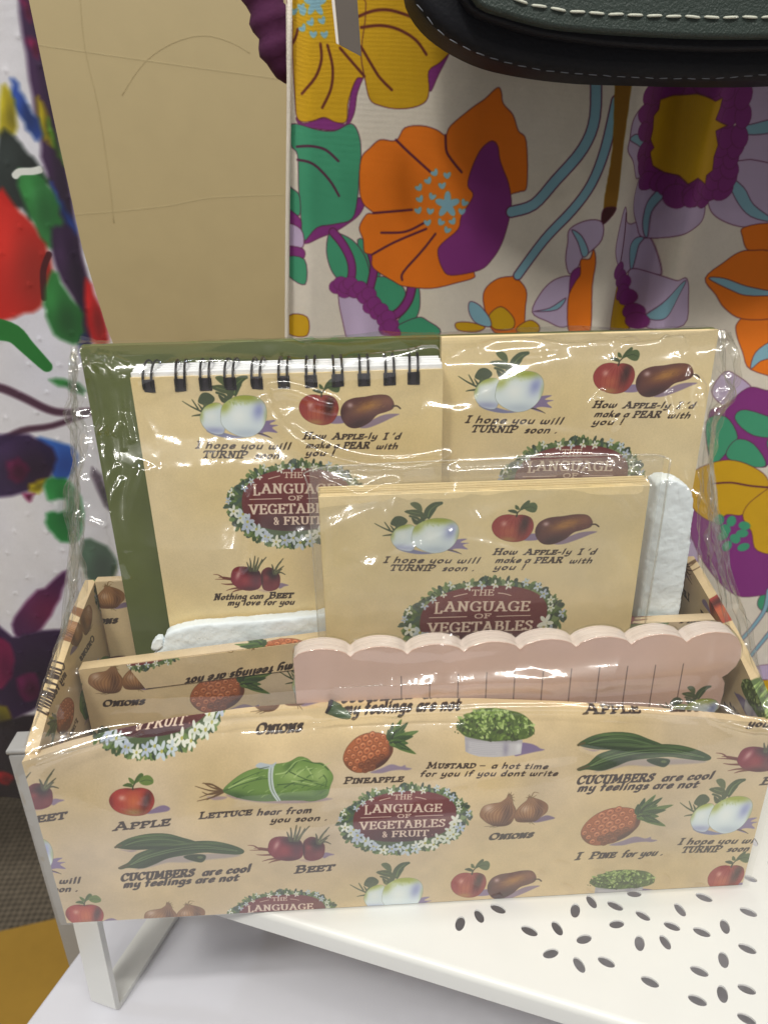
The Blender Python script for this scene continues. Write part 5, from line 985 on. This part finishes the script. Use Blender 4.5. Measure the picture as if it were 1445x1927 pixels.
FU = [(x, z) for x, z in smooth(pr('14.70 30.35 15.26 29.43 16.29 29.03 17.33 28.76 18.21 28.61 19.78 28.42 21.54 28.29 23.32 28.21 25.00 28.19 27.75 28.25'), False, 3)] + [(33.4, 29.2), (35.4, 32), (35.4, 36), (14.2, 36)]
world_parent(prism('flap_lining', FU, 9.5, 10.2, M_navy, None, .1, seg=3), bag)
def stitches(pts, y, r, L_, gap, m, lead=0):
    p = [Vector((x, y, z)) for x, z in smooth(pr(pts), False, 6)]; proto = None; acc = 0
    for a, b in zip(p[:-1], p[1:]):
        seg = (b - a).length
        while acc < seg:
            pos = a.lerp(b, acc / seg); d = (b - a).normalized()
            if proto is None:
                v, f = tube_mesh('stitch', [(-L_ / 2, .02, 0), (-L_ * .38, -r * .2, 0), (0, -r * .5, 0), (L_ * .38, -r * .2, 0), (L_ / 2, .02, 0)], [r * .4, r * .9, r, r * .9, r * .4], m, 6); me = bpy.data.meshes.new('stitch'); me.from_pydata([tuple(c * CM for c in w) for w in v], [], f); me.materials.append(m); proto = me
                me.polygons.foreach_set('use_smooth', [True] * len(me.polygons))
            s = bpy.data.objects.new('stitch', proto); sc.collection.objects.link(s); s.location = pos * CM; s.rotation_euler = (0, -math.atan2(d.z, d.x) + rnd.uniform(-.08, .08), 0); world_parent(s, bag)
            acc += L_ + gap
        acc -= seg
stitches('16.20 29.73 16.90 29.48 17.67 29.33 18.54 29.22 19.75 29.14 21.49 29.07 23.25 29.02 24.91 29.02 26.94 29.06', 8.87, .043, .5, .13, M_thread)
stitches('13.72 29.58 14.44 28.87 15.35 28.40 16.46 28.05 17.76 27.78 19.07 27.64 21.32 27.49 23.77 27.43 25.93 27.53 28.10 27.60', 10.17, .018, .3, .2, M_threadd)
# ---------------------------------------------------------------- shrink wrap round everything
FP = [(7.28, 19.48), (6.30, 19.42), (5.30, 18.95), (1.15, 9.60), (.35, 8.42), (-.20, 7.97), (-.36, 7.50), (-.18, .10)]
FL = [0]
for (a, b), (c_, d_) in zip(FP[:-1], FP[1:]): FL.append(FL[-1] + math.hypot(c_ - a, d_ - b))
wrap = thing('shrink_wrap', 'crinkled clear plastic film stretched over the box and its contents', 'plastic film', (12.5, 3.5, 0))
def cornered(s):     # rounds the folds of the profile
    ys = np.interp(s, FL, [p[0] for p in FP]); zs = np.interp(s, FL, [p[1] for p in FP]); return ys, zs
def fr(U, V_):
    s = FL[-1] * V_; y = 0; z = 0
    for k in np.linspace(-.28, .28, 9): a, b = cornered(np.clip(s + k, 0, FL[-1])); y = y + a / 9; z = z + b / 9
    xl = np.interp(z, [0, 7.4, 8.0, 9.5, 11.2, 12.9, 15.2, 17.2, 17.8, 19.4], [-.12, -.12, .2, .75, 1.42, 1.8, 1.95, 2.35, 1.95, 1.8]); xr = np.interp(z, [0, 7.4, 8.4, 10, 12, 15.2, 17.1, 18.1, 19.4], [25.12, 25.12, 24.5, 24.2, 23.4, 22.95, 23.1, 23.9, 23.97])
    x = xl + (xr - xl) * U
    bw = np.interp(np.clip(x, 0, 25), BX, BB) * np.clip(z / H, 0, 1) ** 4 * np.clip((9.2 - z) / 1.4, 0, 1); return x, y + bw, z
RF = ridge_field([
 ('4.78 2.08 6.50 2.09 8.22 2.23 9.95 2.38 11.70 2.35 13.11 2.11 14.11 1.83', .10, .11), ('8.28 3.05 8.89 2.96 9.75 3.27 10.61 3.61', .11, .10), ('8.19 3.05 8.31 3.57 8.84 4.29 9.69 4.89 10.72 5.32 11.94 5.54 13.34 5.52 14.41 5.17', .11, .10),
 ('10.66 2.21 12.07 1.96 13.31 1.90 14.03 1.71', .09, .09), ('19.72 1.96 21.22 1.77 22.37 1.62', .08, .10), ('15.31 1.51 17.13 1.44 18.86 1.81 20.81 1.31', .06, .10), ('17.35 2.58 19.14 2.46 21.11 2.69 22.38 2.55', .05, .25), ('7.56 6.04 7.46 6.82 7.47 7.51 7.34 8.21 7.07 8.89', .10, .08),
 ('19.11 3.34 19.63 3.89 19.80 4.25 19.43 4.41', .09, .12), ('2.84 3.89 2.97 4.93 3.17 6.32 3.29 7.70 3.33 8.92', .09, .10), ('2.44 1.91 2.80 2.50 2.94 3.37 2.99 4.24', .10, .10), ('4.32 5.14 3.98 6.00 3.71 7.03 3.73 8.07', .05, .12), ('5.73 0.18 7.82 1.02 9.22 0.54', .04, .2),
 ('3.91 2.54 4.78 2.22 5.46 2.05', .05, .06), ('9.83 5.85 11.57 6.00 13.33 5.80 15.99 5.80 18.67 5.72 20.28 5.86', .07, .12), ('20.28 5.86 20.97 6.77 21.47 8.04 21.87 9.48', .07, .09), ('22.56 2.73 22.64 4.51 22.44 6.29 22.65 8.08 22.95 9.88', .09, .09), ('21.44 6.26 21.77 7.34 22.00 8.41', .06, .08),
 ('9.2 14.45 11 14.3 14 14.22 17 14.22 20 14.35 22.4 14.6', .04, .09), ('22.3 14.0 22.7 14.5 23.4 14.75 24.9 14.85', .09, .08), ('.2 14.75 1.4 14.6 2.6 14.4 3.8 14.3', .10, .09), ('9.97 11.32 13.12 11.63 16.68 11.57 20.27 11.48', .05, .15), ('11.66 12.92 14.83 12.89 18.38 12.96 21.81 12.86', .04, .2),
 ('6.43 16.85 9.43 16.70 12.97 16.59 16.51 16.00 18.28 15.88', .035, .10), ('7.54 18.29 11.17 18.01 14.80 17.82', .035, .12), ('1.45 9.01 1.57 10.40 1.15 12.29 1.02 13.45', .08, .1), ('10.21 14.90 12.27 15.37 14.69 14.95', .03, .2), ('18.06 15.40 20.06 15.76 22.22 15.76', .04, .10)], 2.4)
rl = random.Random(77); LN = []
for _ in range(34):
    x, q_ = rl.uniform(.5, 24.5), rl.uniform(.8, 14.5); a_ = rl.choice([rl.gauss(0, .25), rl.gauss(0, .25), rl.gauss(1.57, .3), rl.uniform(0, 3.14)]); l_ = rl.uniform(2.2, 7); k_ = rl.uniform(-.3, .3)
    LN.append(('%f %f %f %f %f %f' % (x, q_, x + .5 * l_ * math.cos(a_) - k_ * math.sin(a_), q_ + .5 * l_ * math.sin(a_) + k_ * math.cos(a_), x + l_ * math.cos(a_), q_ + l_ * math.sin(a_)), rl.uniform(.02, .06), rl.uniform(.12, .3)))
for _ in range(40):   # crumpled margins near the upper corners
    x = rl.choice([rl.uniform(1.9, 3.6), rl.uniform(21.5, 24)]); q_ = rl.uniform(.6, 7); a_ = rl.uniform(0, 3.14); l_ = rl.uniform(.3, 1.3)
    LN.append(('%f %f %f %f' % (x, q_, x + l_ * math.cos(a_), q_ + l_ * math.sin(a_)), rl.uniform(.03, .08), rl.uniform(.05, .09)))
RF2 = ridge_field(LN)
m4, m5 = nz(61, 5.5, 3.2, 60, 40), nz(62, 2.6, 4.2, 60, 40)
m1, m2, m3 = nz(41, 4.5, 1.4, 27, 34), nz(42, .9, 1.2, 27, 34), nz(43, .28, .3, 27, 34)
def frd(U, V_, X, Z):
    s = FL[-1] * V_; edge = np.clip(1 - np.minimum(U, 1 - U) / .05, 0, 1); up = np.clip((FL[5] - s) / 2, 0, 1)
    fc = np.abs(m4(X + 1 + .4 * s, s)) * .42 + np.abs(m5(X + 1 - .5 * s + 14, s)) * .22
    g = up * (.30 * m1(X + 1, s) - fc + .03 * m2(X + 1, s)) + (1 - up) * .06 * m1(X + 1, s) + (edge * .9 + .04) * .14 * m3(X + 1, s) * (.3 + up)
    return 1.3 * RF(X, s) + RF2(X, s) + g + .12 * up
film('front_sheet', fr, 740, 800, M_film, wrap, frd)
def gusset(sgn):
    bx = 0 if sgn < 0 else 25
    A_ = [(7.3, 19.4), (7.3, 14), (7.2, 9.7)]     # rear edge down the board
    def f(U, V_):
        # V: top to bottom; U: from the tent edge to the rear edge
        zt = 19.35 - (19.35 - 8.0) * V_; yf = np.interp(zt, [7.97, 8.42, 9.6, 18.95, 19.42], [-.2, .35, 1.15, 5.3, 6.3]); yr = 7.6 + 0 * V_
        zr = 19.3 - (19.3 - 9.95) * V_; y = yf + (yr - yf) * U; z = zt + (zr - zt) * U
        x_ = np.interp(z, [7.4, 8.0, 9.5, 11.2, 12.9, 15.2, 17.2, 17.8, 19.4], [-.12, .2, .75, 1.42, 1.8, 1.95, 2.35, 1.95, 1.8]) if sgn < 0 else np.interp(z, [7.4, 8.4, 10, 12, 15.2, 17.1, 18.1, 19.4], [25.12, 24.5, 24.2, 23.4, 22.95, 23.1, 23.9, 23.97])
        pinch = np.exp(-((z - 17.2) / .6) ** 2); bul = np.sin(math.pi * U) ** .8 * (.12 + .15 * np.exp(-((z - 14.6) / 1.8) ** 2) + .5 * pinch * (1.3 if sgn > 0 else .7))
        xr = .0 * z + (1.5 if sgn < 0 else 24.2); x = x_ * (1 - U) + (xr * (1 - V_) + (bx + (.1 if sgn < 0 else -.1)) * V_) * U
        return x + sgn * bul, y, z
    a1, a2, a3 = nz(51 + sgn, .9, 2.4, 12, 24), nz(54 + sgn, .35, .6, 12, 24), nz(57 + sgn, 1.2, .5, 12, 24)
    film('side_gusset', f, 150, 320, M_film, wrap, lambda U, V_, X, Z: .42 * a1(U * 9, Z) + .20 * a2(U * 9, Z) + .3 * a3(U * 9, Z) * np.exp(-((Z - 17) / 1.6) ** 2) + .25 * a2(U * 9 + 1, Z) * np.exp(-((Z - 12.3) / 1.2) ** 2))
gusset(-1); gusset(1)
